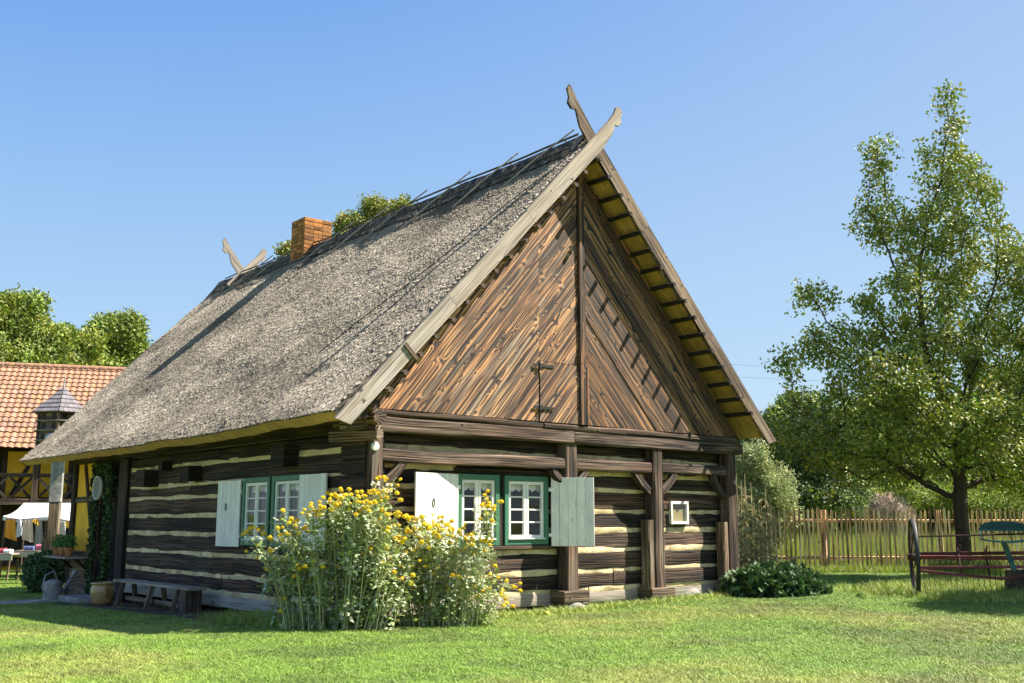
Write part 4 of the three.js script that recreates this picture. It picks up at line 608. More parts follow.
{ // dark leafy ground plant at the right corner of the house
  const r = rng(616), b = V3(8.4, ground(8.4, 0.75), 0.75), t = thing('leafy_ground_plant', 'low mound of dark green broad-leaved plants at the right house corner', 'plant', [b.x, b.y, b.z]), list = [], gb = new GB();
  for (let i = 0; i < 1500; i++) { const a = r() * 6.28, d = Math.sqrt(r()), R1 = d * 0.95, c = V3(0, 0, 0).addScaledVector(RD, Math.cos(a) * R1).addScaledVector(FD, Math.sin(a) * d * 0.8), prof = 0.52 * Math.pow(1 - d * d, 0.45) * (0.75 + 0.4 * noise2(c.x * 3, c.z * 3, 15)) ; c.y = prof * (0.5 + 0.5 * Math.sqrt(r())); const k = 0.6 + 0.8 * r(); list.push({ p: c, q: euler((r() - 0.5) * 1.1, r() * 6.28, (r() - 0.5) * 1.1), s: 0.7 + 0.6 * r(), c: [0.065 * k, 0.13 * k, 0.03 * k] }); }
  for (let i = 0; i < 60; i++) { const p = list[i * 20].p; rod([[p.x * 0.6, -0.02, p.z * 0.6], [p.x * 0.9, p.y * 0.6, p.z * 0.9], [p.x, p.y, p.z]], 0.008, 0.005, 4, gb, false); }
  mesh('stems', gb.build(), std(null, { color: rgb(0.1, 0.13, 0.04) }), t); instances('foliage', leafGeo(4, 0.05, 0.13, 0.11, 23, -0.1), leafMat(0.25, 0.75), list, t);
  const s2 = thing('dry_corn_stalks', 'pale dry corn stalks behind the right corner post', 'plant', (() => { const p = onGround(747, 24); return [p.x, p.y, p.z]; })()), g2 = new GB(), l2 = [];
  for (let i = 0; i < 16; i++) { const x = (r() - 0.4) * 0.7, z = (r() - 0.5) * 0.6, h = 1.2 + r() * 1.2; rod([[x, -0.05, z], [x + 0.03, h * 0.6, z], [x + (r() - 0.5) * 0.15, h, z]], 0.012, 0.007, 5, g2); for (let k = 0; k < 7; k++) l2.push({ p: V3(x, h * (0.2 + 0.11 * k), z), q: euler((r() - 0.5) * 0.6, r() * 6.28, (r() - 0.5) * 0.6), s: 0.8 + 0.6 * r(), c: r() < 0.6 ? [0.42, 0.36, 0.2] : [0.24, 0.28, 0.12] }); }
  mesh('stalks', g2.build(0.9), std(null, { color: rgb(0.4, 0.34, 0.18) }), s2); instances('foliage', leafGeo(2, 0.03, 0.34, 0.05, 29, 0.1), leafMat(0.3), l2, s2);
}
// ---------- haystack ----------
{
  const p = onGround(888, 41), r = rng(717), t = thing('haystack', 'rounded pale haystack beyond the picket fence', 'haystack', [p.x, p.y, p.z]);
  const g = lathe([[0, 2.35], [0.2, 2.32], [0.6, 2.12], [0.9, 1.75], [1.15, 1.1], [1.2, 0.4], [1.18, 0]], 28), q = g.attributes.position; for (let i = 0; i < q.count; i++) { const f = 1 + 0.12 * (noise2(q.getX(i) * 2.3 + 5, q.getZ(i) * 2.3 + q.getY(i) * 2, 19) - 0.5); q.setXYZ(i, q.getX(i) * f, q.getY(i) * f, q.getZ(i) * f); } g.computeVertexNormals();
  mesh('hay_body', g, std(T.soil, { color: rgb(5.6, 6.0, 6.2), bumpScale: 0.05 }), t);
  const l = []; for (let i = 0; i < 2500; i++) { const a = r() * 6.28, y = r() * 2.3, rad = 1.18 * Math.sqrt(Math.max(0.02, 1 - Math.pow(y / 2.36, 3))); l.push({ p: V3(Math.cos(a) * rad, y, Math.sin(a) * rad), q: euler((r() - 0.5) * 1.2, -a, 2.2 + r() * 1.2), s: 0.8 + r(), c: mix3([0.42, 0.35, 0.27], [0.56, 0.48, 0.39], r()) }); }
  instances('straw', new THREE.BoxGeometry(0.01, 0.2, 0.01).toNonIndexed(), std(null, { roughness: 1 }), l, t);
}
// ---------- old horse-drawn hay rake ----------
{
  const rk = thing('hay_rake', 'old horse-drawn hay rake with iron wheel, red bars and green seat', 'rake', [9.82, ground(9.82, 2.79) - 0.02, 2.79], Math.atan2(-0.829, 0.559)); // local x runs along the axle
  const red = std(T.brown, { color: rgb(0.95, 0.24, 0.27), roughness: 0.6, bumpScale: 0.002 }), rust = std(T.brown, { color: rgb(0.3, 0.16, 0.12), roughness: 0.85, bumpScale: 0.002 }), blackIron = std(T.stone, { color: rgb(0.07, 0.085, 0.085), roughness: 0.6, bumpScale: 0.002 }), greenP = std(T.stone, { color: rgb(0.12, 0.42, 0.44), roughness: 0.5, bumpScale: 0.002 });
  for (const x of [0, 2.75]) { const w = part('wheel', rk); w.position.set(x, 0.7, 0);
    const rim = lathe([[0.655, -0.035], [0.69, -0.035], [0.69, 0.035], [0.655, 0.035], [0.655, -0.035]], 48); rim.rotateZ(Math.PI / 2); mesh('rim', rim, blackIron, w);
    const hub = lathe([[0.02, -0.11], [0.055, -0.11], [0.07, -0.03], [0.07, 0.03], [0.055, 0.11], [0.02, 0.11]], 14); hub.rotateZ(Math.PI / 2); mesh('hub', hub, rust, w);
    for (let k = 0; k < 12; k++) { const a = k / 12 * 6.283; mesh('spoke', rod([[k % 2 ? 0.05 : -0.05, Math.sin(a) * 0.05, Math.cos(a) * 0.05], [0, Math.sin(a) * 0.66, Math.cos(a) * 0.66]], 0.011, 0.011, 5), rust, w); } }
  const bar = (n, a, b, w, h, m) => mesh(n, hewn(V3(...a), V3(...b), w, h, { ch: 0.006, seg: 3, rough: 0.003, seed: sd++ }), m, rk);
  bar('axle', [0.05, 0.7, 0], [2.7, 0.7, 0], 0.07, 0.07, red); bar('frame_bar', [0.1, 0.76, -0.14], [2.65, 0.8, -0.14], 0.05, 0.06, red); bar('frame_bar', [0.08, 0.52, 0.2], [2.66, 0.58, 0.2], 0.06, 0.055, red); bar('frame_bar', [0.06, 0.47, 0.28], [1.35, 0.36, 0.34], 0.05, 0.05, red); bar('frame_bar', [1.35, 0.36, 0.34], [2.7, 0.5, 0.28], 0.05, 0.05, red);
  mesh('lift_rod', rod([[0.02, 1.06, -0.25], [1.3, 1.1, -0.25], [2.6, 1.14, -0.25]], 0.018, 0.018, 6), rust, rk);
  for (let k = 0; k < 27; k++) { const x = 0.18 + k * 0.093; mesh('tine', rod([[x, 0.6, 0.18], [x, 0.68, -0.08], [x, 0.52, -0.36], [x, 0.24, -0.42], [x, 0.05, -0.28]], 0.006, 0.005, 4), rust, rk); }
  for (const x of [0.75, 1.2, 2.1]) { bar('bracket', [x, 0.4, 0.24], [x, 0.86, -0.1], 0.03, 0.05, rust); mesh('lever', rod([[x, 0.78, 0.0], [x + 0.03, 0.92, 0.04]], 0.014, 0.014, 5), rust, rk); }
  mesh('seat_post', hewn(V3(1.6, 0.5, 0.26), V3(1.46, 0.98, 0.3), 0.09, 0.05, { up: V3(0, 0, 1), ch: 0.006, seed: 5 }), greenP, rk);
  const pan = (y, h, dz, w, curl) => { const g = new GB(), n = 16; const q = (i, j, o) => { const u = i / n * 2 - 1, v = j; const half = Math.sqrt(Math.max(0.0, 1 - Math.pow(Math.abs(u), 3))); return V3(1.5 + u * w / 2, y + o + (curl ? (v - 0.5) * h * half + 0.5 * h * half : 0.05 * u * u + (v - 0.5) * 0.0), dz + (curl ? -0.05 * (1 - u * u) : (v - 0.5) * h * half)); }; for (let i = 0; i < n; i++) for (const [o, f] of [[0, 1], [-0.012, 0]]) { const a = q(i, 0, o), b = q(i + 1, 0, o), c = q(i + 1, 1, o), d = q(i, 1, o), z = [0, 0]; f ? g.quad(a, d, c, b, z, [0, 1], [1, 1], [1, 0]) : g.quad(a, b, c, d, z, [1, 0], [1, 1], [0, 1]); } for (let i = 0; i < n; i++) for (const j of [0, 1]) g.quad(q(i, j, 0), q(i + 1, j, 0), q(i + 1, j, -0.03), q(i, j, -0.03), [0, 0], [1, 0], [1, 0.1], [0, 0.1]); return g.build(0.6); };
  mesh('seat_pan', pan(1.0, 0.42, 0.32, 0.86, false), greenP, rk); mesh('seat_back', pan(1.2, 0.14, 0.12, 0.82, true), greenP, rk);
  for (const x of [1.14, 1.86]) mesh('back_strut', rod([[x, 1.02, 0.26], [x - 0.03, 1.12, 0.16], [x, 1.24, 0.1]], 0.012, 0.012, 5), greenP, rk);
  const sp = onGround(1018, 18.9), st = thing('tree_stump', 'short sawn tree stump under the seat of the hay rake', 'stump', [sp.x, sp.y, sp.z]);
  const sg = lathe([[0, 0.42], [0.27, 0.42], [0.29, 0.4], [0.3, 0.2], [0.33, -0.05]], 30), sq = sg.attributes.position; for (let i = 0; i < sq.count; i++) { const a = Math.atan2(sq.getZ(i), sq.getX(i)), f = 1 + 0.06 * (noise2(a * 5 + 20, 2, 8) - 0.5); sq.setX(i, sq.getX(i) * f); sq.setZ(i, sq.getZ(i) * f); } sg.computeVertexNormals(); mesh('bark', sg, std(T.bark, { color: rgb(1.5, 1.5, 1.5), bumpScale: 0.02 }), st); mesh('cut_face', new THREE.CylinderGeometry(0.265, 0.265, 0.01, 24).translate(0, 0.422, 0).toNonIndexed(), M.brown[2], st);
}

// ---------- bench, pots, can, shelf beside the side wall ----------
{
  const gy = -0.2, b = thing('wooden_bench', 'long rustic plank bench along the shaded log wall', 'bench', [-0.38, gy, -6.7]);
  mesh('seat', hewn(V3(0, 0.47, -1.85), V3(0.03, 0.47, 1.75), 0.34, 0.045, { ch: 0.008, seg: 4, rough: 0.006, seed: 3 }), M.grey[1], b);
  for (const z of [-1.5, 0, 1.2]) for (const s of [-1, 1]) mesh('leg', hewn(V3(s * 0.2, -0.04, z), V3(s * 0.1, 0.45, z + 0.05), 0.09, 0.05, { up: V3(0, 0, 1), ch: 0.006, seed: sd++ }), M.brown[1], b);
  for (const [a, c] of [[-1.45, -0.05], [0.05, 1.17]]) mesh('stretcher', hewn(V3(-0.04, 0.16, a), V3(-0.04, 0.16, c), 0.03, 0.09, { ch: 0.006, seed: sd++ }), M.brown[1], b);
  mesh('end_board', hewn(V3(0.02, -0.03, 1.52), V3(0.02, 0.445, 1.52), 0.3, 0.28, { up: V3(0, 0, -1), ch: 0.012, rough: 0.006, seed: 8 }), M.brown[0], b);
  const pr = [[0, 0], [0.15, 0], [0.2, 0.08], [0.235, 0.25], [0.225, 0.36], [0.2, 0.4], [0.23, 0.42], [0.235, 0.45], [0.2, 0.46], [0.18, 0.4], [0.17, 0.1], [0, 0.08]];
  const j = thing('stoneware_crock', 'brown glazed stoneware crock between the bench and the door step', 'crock', [-0.62, ground(-0.62, -8.9), -8.9]);
  mesh('crock_body', lathe(pr, 26), new THREE.MeshPhysicalMaterial({ color: rgb(0.42, 0.27, 0.1), roughness: 0.35, clearcoat: 0.6 }), j); for (const s of [-1, 1]) mesh('handle', rod([[s * 0.22, 0.34, 0], [s * 0.28, 0.31, 0], [s * 0.285, 0.24, 0], [s * 0.23, 0.2, 0]].map((p) => V3(0, p[1], p[0])), 0.018, 0.018, 6), M.bricks[0], j);
  const c = thing('watering_can', 'grey zinc watering can with long spout beside the door step', 'watering can', [-0.75, ground(-0.75, -11.7), -11.7], 0.6); c.scale.setScalar(1.3);
  mesh('can_body', lathe([[0, 0], [0.15, 0], [0.155, 0.02], [0.15, 0.3], [0.14, 0.32], [0.05, 0.36], [0, 0.34]], 22), M.zinc, c); mesh('spout', rod([[0.12, 0.06, 0], [0.34, 0.24, 0], [0.5, 0.42, 0]], 0.035, 0.02, 8), M.zinc, c); mesh('rose', rod([[0.48, 0.4, 0], [0.54, 0.46, 0]], 0.02, 0.05, 10), M.zinc, c); mesh('handle', rod([[-0.14, 0.08, 0], [-0.27, 0.24, 0], [-0.2, 0.44, 0], [0.0, 0.5, 0], [0.1, 0.34, 0]], 0.013, 0.013, 6), M.zinc, c);
  const sh = thing('wall_shelf', 'plank shelf with flower pots on the yellow half-timbered wall', 'shelf', [-0.3, 0.62, -12.35]);
  mesh('board', hewn(V3(0, 0, -0.85), V3(0, 0, 0.75), 0.56, 0.04, { ch: 0.006, seed: 9 }), M.grey[1], sh); for (const z of [-0.55, 0.5]) mesh('bracket', hewn(V3(0.28, -0.26, z), V3(0.02, -0.02, z), 0.06, 0.06, { up: V3(0, 0, 1), ch: 0.006, seed: sd++ }), M.darkBeam[1], sh);
  const potG = lathe([[0, 0], [0.085, 0], [0.12, 0.19], [0.135, 0.19], [0.135, 0.235], [0.11, 0.235], [0.1, 0.2], [0, 0.19]], 20), r = rng(333), tc = std(null, { color: rgb(0.42, 0.18, 0.08), roughness: 0.9 });
  [[-12.95, 'terracotta pot with red geraniums, leftmost on the wall shelf', true], [-12.55, 'terracotta pot with green leaves, middle one on the wall shelf', false], [-12.1, 'terracotta pot with bushy green plant, nearest on the wall shelf', false]].forEach(([z, label, red]) => {
    const p = thing('flower_pot', label, 'flower pot', [-0.34, 0.642, z], 0, 'pots on the wall shelf'); p.scale.setScalar(0.85); mesh('pot', potG, tc, p); const list = []; for (let i = 0; i < 60; i++) { const v = V3(r() * 2 - 1, r() * 2 - 1, r() * 2 - 1).normalize().multiplyScalar(0.16 * Math.cbrt(r())); list.push({ p: V3(v.x, 0.36 + v.y, v.z), q: qRand(r), s: 0.7 + 0.5 * r(), c: [0.08, 0.17 + 0.06 * r(), 0.04] }); } instances('foliage', leafGeo(4, 0.05, 0.07, 0.06, 41), leafMat(0.25), list, p);
    if (red) for (let i = 0; i < 5; i++) { const f = mesh('flower', new THREE.IcosahedronGeometry(0.035, 1), std(null, { color: rgb(0.6, 0.12, 0.1) }), p); f.position.set((r() - 0.5) * 0.3, 0.46 + r() * 0.08, (r() - 0.5) * 0.3); } });
  const sv = thing('round_sieve', 'round wooden sieve with pale rim hung beside the door', 'sieve', [-0.2, 2.16, -10.9], -Math.PI / 2);
  mesh('rim', lathe([[0.235, -0.03], [0.265, -0.03], [0.265, 0.03], [0.235, 0.03], [0.235, -0.03]], 32).rotateX(Math.PI / 2), std(null, { color: rgb(0.62, 0.58, 0.5) }), sv); mesh('mesh_disc', new THREE.CylinderGeometry(0.236, 0.236, 0.008, 28).rotateX(Math.PI / 2).toNonIndexed(), std(null, { color: rgb(0.2, 0.2, 0.18) }), sv);
  const iv = thing('climbing_ivy', 'dark ivy climbing round the house door', 'ivy', [-0.05, -0.28, -10.9]), list = [], gb = new GB();
  for (let i = 0; i < 900; i++) { const u = r(); let y, z; if (u < 0.42) { z = 0.36 + (r() - 0.5) * 0.3; y = r() * 2.9; } else if (u < 0.78) { z = -0.52 + (r() - 0.5) * 0.26; y = r() * 2.9; } else { z = -0.1 + (r() - 0.5) * 1.1; y = 2.55 + r() * 0.45; } const k = 0.5 + 0.8 * r(); list.push({ p: V3(-0.02 - r() * 0.1, y, z), q: euler(r() - 0.5, -1.57 + (r() - 0.5) * 1.2, r() * 6.28), s: 0.7 + 0.6 * r(), c: [0.06 * k, 0.12 * k, 0.03 * k] }); }
  for (const z of [-0.52, 0.36]) for (let k = 0; k < 3; k++) rod([[0, 0, z + k * 0.06], [-0.03, 1, z - 0.08 + k * 0.07], [-0.03, 2, z + 0.06 * k], [-0.02, 2.8, z + (k - 1) * 0.15]], 0.014, 0.007, 4, gb, false);
  mesh('stems', gb.build(0.9), M.bark, iv); instances('foliage', leafGeo(3, 0.05, 0.09, 0.08, 43), leafMat(0.2, 0.6), list, iv);
  const sb = V3(0.2, ground(0.2, -15.6), -15.6), s = thing('dark_shrub', 'dark green round shrub beside the dovecote post', 'shrub', [sb.x, sb.y, sb.z]), l2 = [], g2 = new GB();
  for (let k = 0; k < 9; k++) rod([[0, -0.05, 0], [(r() - 0.5) * 0.5, 0.5, (r() - 0.5) * 0.5], [(r() - 0.5) * 1, 0.95, (r() - 0.5) * 1]], 0.02, 0.006, 4, g2, false);
  for (let i = 0; i < 1100; i++) { const v = V3(r() * 2 - 1, r() * 2 - 1, r() * 2 - 1).normalize().multiplyScalar(0.5 + 0.5 * Math.cbrt(r())), k = 0.5 + 0.9 * r(); l2.push({ p: V3(v.x * 0.55, Math.max(0.04, 0.52 + v.y * 0.52), v.z * 0.55), q: qRand(r), s: 0.7 + 0.6 * r(), c: [0.08 * k, 0.15 * k, 0.04 * k] }); }
  mesh('stems', g2.build(0.9), M.bark, s); instances('foliage', leafGeo(5, 0.08, 0.09, 0.06, 47), leafMat(0.25), l2, s);
}
{
  const p = onGround(546, 15.9), a = thing('fallen_apple', 'small yellow-green apple lying in the grass below the gable', 'apple', [p.x, p.y, p.z]);
  mesh('fruit', lathe([[0, 0.075], [0.012, 0.085], [0.035, 0.08], [0.048, 0.05], [0.04, 0.02], [0.015, 0.008], [0, 0.014]], 18), std(null, { color: rgb(0.5, 0.5, 0.06), roughness: 0.4 }), a); mesh('stalk', rod([[0, 0.07, 0], [0.005, 0.1, 0.003]], 0.003, 0.003, 4), M.bark, a);
}
// ---------- dovecote on its post ----------
{
  const p = onGround(54, 30), d = thing('dovecote', 'wooden dovecote with pointed slate roof on a tall post', 'dovecote', [p.x, p.y, p.z], -YAW + 0.3), off = -p.y;
  mesh('post', hewn(V3(0, -0.2, 0), V3(0, 2.35, 0), 0.31, 0.31, { up: V3(0, 0, -1), ch: 0.02, seg: 4, rough: 0.008, seed: 31 }), M.brown[2], d); mesh('metal_sleeve', hewn(V3(0, 2.351, 0), V3(0, 3.72, 0), 0.33, 0.33, { up: V3(0, 0, -1), ch: 0.015, seed: 32 }), M.zinc, d);
  const hex = (r, y0, y1) => { const g = new THREE.CylinderGeometry(r, r, y1 - y0, 6); g.translate(0, (y0 + y1) / 2, 0); return g.toNonIndexed(); };
  const Y0 = 3.75; mesh('dove_house', hex(0.66, Y0, Y0 + 1.24), M.brown[2], d);
  for (let k = 0; k < 5; k++) mesh('ledge', hex(0.77, Y0 + 0.06 + k * 0.29, Y0 + 0.09 + k * 0.29), M.grey[0], d);
  for (let i = 0; i < 6; i++) { const a = (i + 0.5) * Math.PI / 3; mesh('corner_strip', hewn(V3(Math.sin(a - Math.PI / 6) * 0.675, Y0, Math.cos(a - Math.PI / 6) * 0.675), V3(Math.sin(a - Math.PI / 6) * 0.675, Y0 + 1.24, Math.cos(a - Math.PI / 6) * 0.675), 0.06, 0.06, { ch: 0.006, up: V3(0, 0, -1), seed: sd++ }), M.brown[1], d);
    for (let k = 0; k < 4; k++) for (const s of [-1, 1]) { const g = new THREE.BoxGeometry(0.12, 0.15, 0.02).toNonIndexed(); const m = mesh('entry_hole', g, M.iron, d); const rad = 0.66 * Math.cos(Math.PI / 6) + 0.003; m.position.set(Math.sin(a) * rad + Math.cos(a) * s * 0.17, Y0 + 0.2 + k * 0.29, Math.cos(a) * rad - Math.sin(a) * s * 0.17); m.rotation.y = a; } }
  const slate = tints(std(T.stone, { color: rgb(1, 1, 1), bumpScale: 0.003 }), 4, 0.4, 0.62, 33, 0.02).map((m) => { m.color.b *= 1.25; return m; }), RA = V3(0, Y0 + 2.0, 0);
  for (let i = 0; i < 6; i++) { const a0 = i * Math.PI / 3, a1 = a0 + Math.PI / 3, A = V3(Math.sin(a0) * 0.86, Y0 + 1.18, Math.cos(a0) * 0.86), B = V3(Math.sin(a1) * 0.86, Y0 + 1.18, Math.cos(a1) * 0.86);
    for (let k = 0; k < 6; k++) { const t0 = k / 6, t1 = (k + 1.15) / 6, nC = Math.max(1, 6 - k), n = B.clone().sub(A).cross(RA.clone().sub(A)).normalize(); for (let c = 0; c < nC; c++) { const q = (u, t, o) => A.clone().lerp(B, u).lerp(RA, Math.min(1, t)).addScaledVector(n, o), u0 = c / nC + 0.006, u1 = (c + 1) / nC - 0.006, g = new GB(), e = [0, 0]; g.quad(q(u0, t0, 0.03), q(u1, t0, 0.03), q(u1, t1, 0.008), q(u0, t1, 0.008), [c, k], [c + 0.2, k], [c + 0.2, k + 0.2], [c, k + 0.2]); g.quad(q(u0, t0, 0.0), q(u1, t0, 0.0), q(u1, t0, 0.03), q(u0, t0, 0.03), e, e, e, e); mesh('slate', g.build(), slate[(k * 5 + c * 3 + i) % 4], d); } } }
  mesh('roof_deck', (() => { const g = new THREE.ConeGeometry(0.84, 0.8, 6); g.translate(0, Y0 + 1.57, 0); return g.toNonIndexed(); })(), M.brown[0], d); mesh('finial', rod([[0, Y0 + 1.95, 0], [0, Y0 + 2.05, 0], [0, Y0 + 2.35, 0]], 0.035, 0.012, 6), M.zinc, d);
  const toCam = CAM.clone().sub(p).setY(0).normalize(), bp = p.clone().addScaledVector(toCam, 0.7).addScaledVector(RD, -0.28); const dv = thing('dove', 'grey-white dove perched on a dovecote ledge', 'dove', [bp.x, p.y + Y0 + 0.38, bp.z], -YAW);
  const body = new THREE.SphereGeometry(0.09, 14, 10); const q = body.attributes.position; for (let i = 0; i < q.count; i++) { let x = q.getX(i) * 1.9, y = q.getY(i), z = q.getZ(i); if (x < 0) { y *= 1 + x * 2.6; z *= 1 + x * 2.2; } q.setXYZ(i, x, y + 0.09 + x * 0.25, z); } body.computeVertexNormals(); const head = new THREE.SphereGeometry(0.045, 10, 8).translate(0.17, 0.2, 0), beak = new THREE.ConeGeometry(0.012, 0.04, 6).rotateZ(-1.57).translate(0.225, 0.195, 0);
  mesh('dove_body', join(body, head, beak), std(null, { color: rgb(0.6, 0.62, 0.66) }), dv);
}
// ---------- yellow half-timbered building behind ----------
{
  const o = onGround(60, 38.5), fb = thing('half_timbered_building', 'yellow half-timbered building with red tiled roof and wooden gallery', 'building', [o.x, -0.5, o.z], -0.384), Yo = 0.5;
  const X0 = -13, X1 = 2.75, EV = 4.05 + Yo, RG = 7.75 + Yo, RZ = -3.9;
  mesh('core_wall', box(X0 + 0.1, X1 - 0.1, 0, EV, -7.6, -0.12), M.plaster, fb);
  const tm = M.darkBeam.concat(M.frame.slice(0, 1)), tb = (x0, x1, y0, y1, z0 = -0.1, z1 = 0.03, n = 'timber') => mesh(n, box(x0, x1, y0, y1, z0, z1, { ch: 0.012, seed: sd++, rough: 0.004 }), pick(tm), fb);
  const xs = []; for (let x = X1 - 0.2; x > -6; x -= 1.15) xs.push(x);
  for (const x of xs) { tb(x - 0.09, x + 0.09, 0.5, 2.62); tb(x - 0.09, x + 0.09, 2.8, EV - 0.05); }
  for (const [y0, y1] of [[0.3, 0.5], [1.5, 1.64], [2.62, 2.8], [EV - 0.05, EV + 0.12]]) tb(-6.2, X1, y0, y1, -0.1, 0.045);
  for (let i = 0; i < xs.length - 1; i++) { const xc = (xs[i] + xs[i + 1]) / 2, mk = (y0, y1, m, n) => mesh(n, box(xc - 0.48, xc + 0.48, y0, y1, -0.11, 0.0, { seed: sd++ }), m, fb); if (i % 3 === 1) { mk(2.81, EV - 0.06, M.darkBeam[0], 'doorway'); } else mk(2.81, EV - 0.06, M.plaster, 'plaster_panel'); mk(1.65, 2.61, i === 2 || i === 3 ? M.darkBeam[0] : M.plaster, i === 2 || i === 3 ? 'doorway' : 'plaster_panel'); mk(0.51, 1.49, i === 2 || i === 3 ? M.darkBeam[0] : M.plaster, i === 2 || i === 3 ? 'doorway' : 'plaster_panel'); if (i % 3 === 0) mesh('timber', hewn(V3(xs[i] - 0.1, EV - 0.1, 0.015), V3(xs[i + 1] + 0.3, 2.85, 0.015), 0.05, 0.15, { ch: 0.01, seed: sd++ }), pick(tm), fb); }
  // gallery
  const gal = part('gallery', fb), gw = (a, b, w, h, n) => mesh(n, hewn(V3(...a), V3(...b), w, h, { ch: 0.012, seed: sd++ }), pick(M.frame), gal);
  gw([-6.2, 2.62, 0.95], [X1, 2.62, 0.95], 0.18, 0.22, 'gallery_beam'); gw([-6.2, 3.58, 0.95], [X1, 3.58, 0.95], 0.1, 0.14, 'gallery_rail'); mesh('gallery_floor', box(-6.2, X1, 2.66, 2.7, 0.05, 0.9), M.brown[0], gal);
  for (let x = X1 - 0.1; x > -6; x -= 1.75) { mesh('gallery_post', hewn(V3(x, 2.5, 0.95), V3(x, EV + 0.12, 0.95), 0.2, 0.2, { up: V3(0, 0, -1), ch: 0.015, seed: sd++ }), pick(M.frame), gal); for (const [a, b] of [[2.74, 3.5], [3.5, 2.74]]) for (const half of [0, 1]) { const xa = x - 0.1 - half * 0.84, xb = xa - 0.72; gw([xa, a, 0.95 + (a < b ? 0.025 : -0.025)], [xb, b, 0.95 + (a < b ? 0.025 : -0.025)], 0.045, 0.1, 'cross_brace'); } gw([x - 0.9, 2.73, 0.95], [x - 0.9, 3.51, 0.95], 0.08, 0.08, 'baluster'); }
  for (const x of [X1 - 0.15, -2.6, -5.9]) tb(x - 0.11, x + 0.11, 0, 2.5, 0.85, 1.06, 'gallery_post');
  // roof
  const roofB = part('tiled_roof', fb), E0 = V3(0, EV + 0.02, 1.15), R0 = V3(0, RG, RZ), sl = R0.clone().sub(E0), SLn = sl.length(), dirU = sl.clone().normalize(), nU = V3(1, 0, 0).cross(dirU).negate().normalize(); if (nU.y < 0) nU.negate();
  const deck = new GB(); { const q = (x, t, o2) => E0.clone().addScaledVector(dirU, t).addScaledVector(nU, o2).setX(x), e = [0, 0]; deck.quad(q(X0, 0, 0), q(X1 + 0.15, 0, 0), q(X1 + 0.15, SLn, 0), q(X0, SLn, 0), e, e, e, e); deck.quad(q(X0, SLn, 0), q(X1 + 0.15, SLn, 0), V3(X1 + 0.15, EV, 2 * RZ - 1.15), V3(X0, EV, 2 * RZ - 1.15), e, e, e, e); deck.tri(V3(X1, EV, 0), V3(X1, EV, 2 * RZ), V3(X1, RG - 0.1, RZ), e, e, e); } mesh('roof_deck', deck.build(), std(T.brick, { color: rgb(0.6, 0.6, 0.6) }), roofB);
  const tw = 0.235, tl = 0.44, ex = 0.36, tg = new GB(); for (let i = 0; i < 6; i++) { const u0 = i / 6, u1 = (i + 1) / 6, hgt = (u) => 0.02 * Math.sin(u * Math.PI * 2 + 0.6), P = (u, v, o2) => V3((u - 0.5) * tw * 1.06, hgt(u) + 0.03 - v * 0.055 / tl * 1 + o2, -v); tg.quad(P(u0, 0, 0), P(u1, 0, 0), P(u1, tl, 0), P(u0, tl, 0), [u0, 0], [u1, 0], [u1, 1], [u0, 1]); tg.quad(P(u0, 0, -0.018), P(u1, 0, -0.018), P(u1, 0, 0), P(u0, 0, 0), [u0, 0], [u1, 0], [u1, 0], [u0, 0]); }
  const tile = tg.build(0.8), clay = tints(std(T.stone, { roughness: 0.85 }), 6, 0.7, 1.12, 34, 0.0).map((m) => { const k = m.color.r * rr(0.95, 1.05); m.color.setRGB(k * 1.1, k * 0.68 * rr(0.9, 1.1), k * 0.5 * rr(0.86, 1.14)); return m; });
  const qt = new THREE.Quaternion().setFromRotationMatrix(new THREE.Matrix4().makeBasis(V3(1, 0, 0), nU, dirU.clone().negate())), rest = []; let count = 0;
  for (let k = 0; k * ex < SLn - 0.1; k++) for (let x = X1 + 0.02; x > X0; x -= tw) { const p = E0.clone().addScaledVector(dirU, k * ex - 0.05).addScaledVector(nU, 0.02).setX(x); if (x > -2.2 && count < 300) { const m = mesh('roof_tile', tile, pick(clay), roofB); m.position.copy(p).addScaledVector(nU, rr(0, 0.014)).addScaledVector(dirU, rr(-0.014, 0.014)); m.quaternion.copy(qt); count++; } else { const kk = rr(0.75, 1.05); rest.push({ p, q: qt, s: 1, c: [kk * 1.1, kk * 0.68, kk * 0.5] }); } }
  instances('roof_tiles', tile, std(T.stone, { roughness: 0.85 }), rest, roofB);
  const rt = lathe([[0.12, -0.2], [0.14, 0.2], [0.12, 0.2], [0.1, -0.2]], 12).rotateZ(Math.PI / 2); for (let x = X1; x > -6; x -= 0.36) { const m = mesh('ridge_tile', rt, pick(clay), roofB); m.position.set(x, RG + 0.02, RZ); }
  mesh('verge_board', hewn(E0.clone().setX(X1 + 0.17).addScaledVector(nU, -0.06), R0.clone().setX(X1 + 0.17).addScaledVector(nU, -0.06), 0.03, 0.18, { ch: 0.005, seed: sd++, up: nU }), M.brown[0], roofB);
}
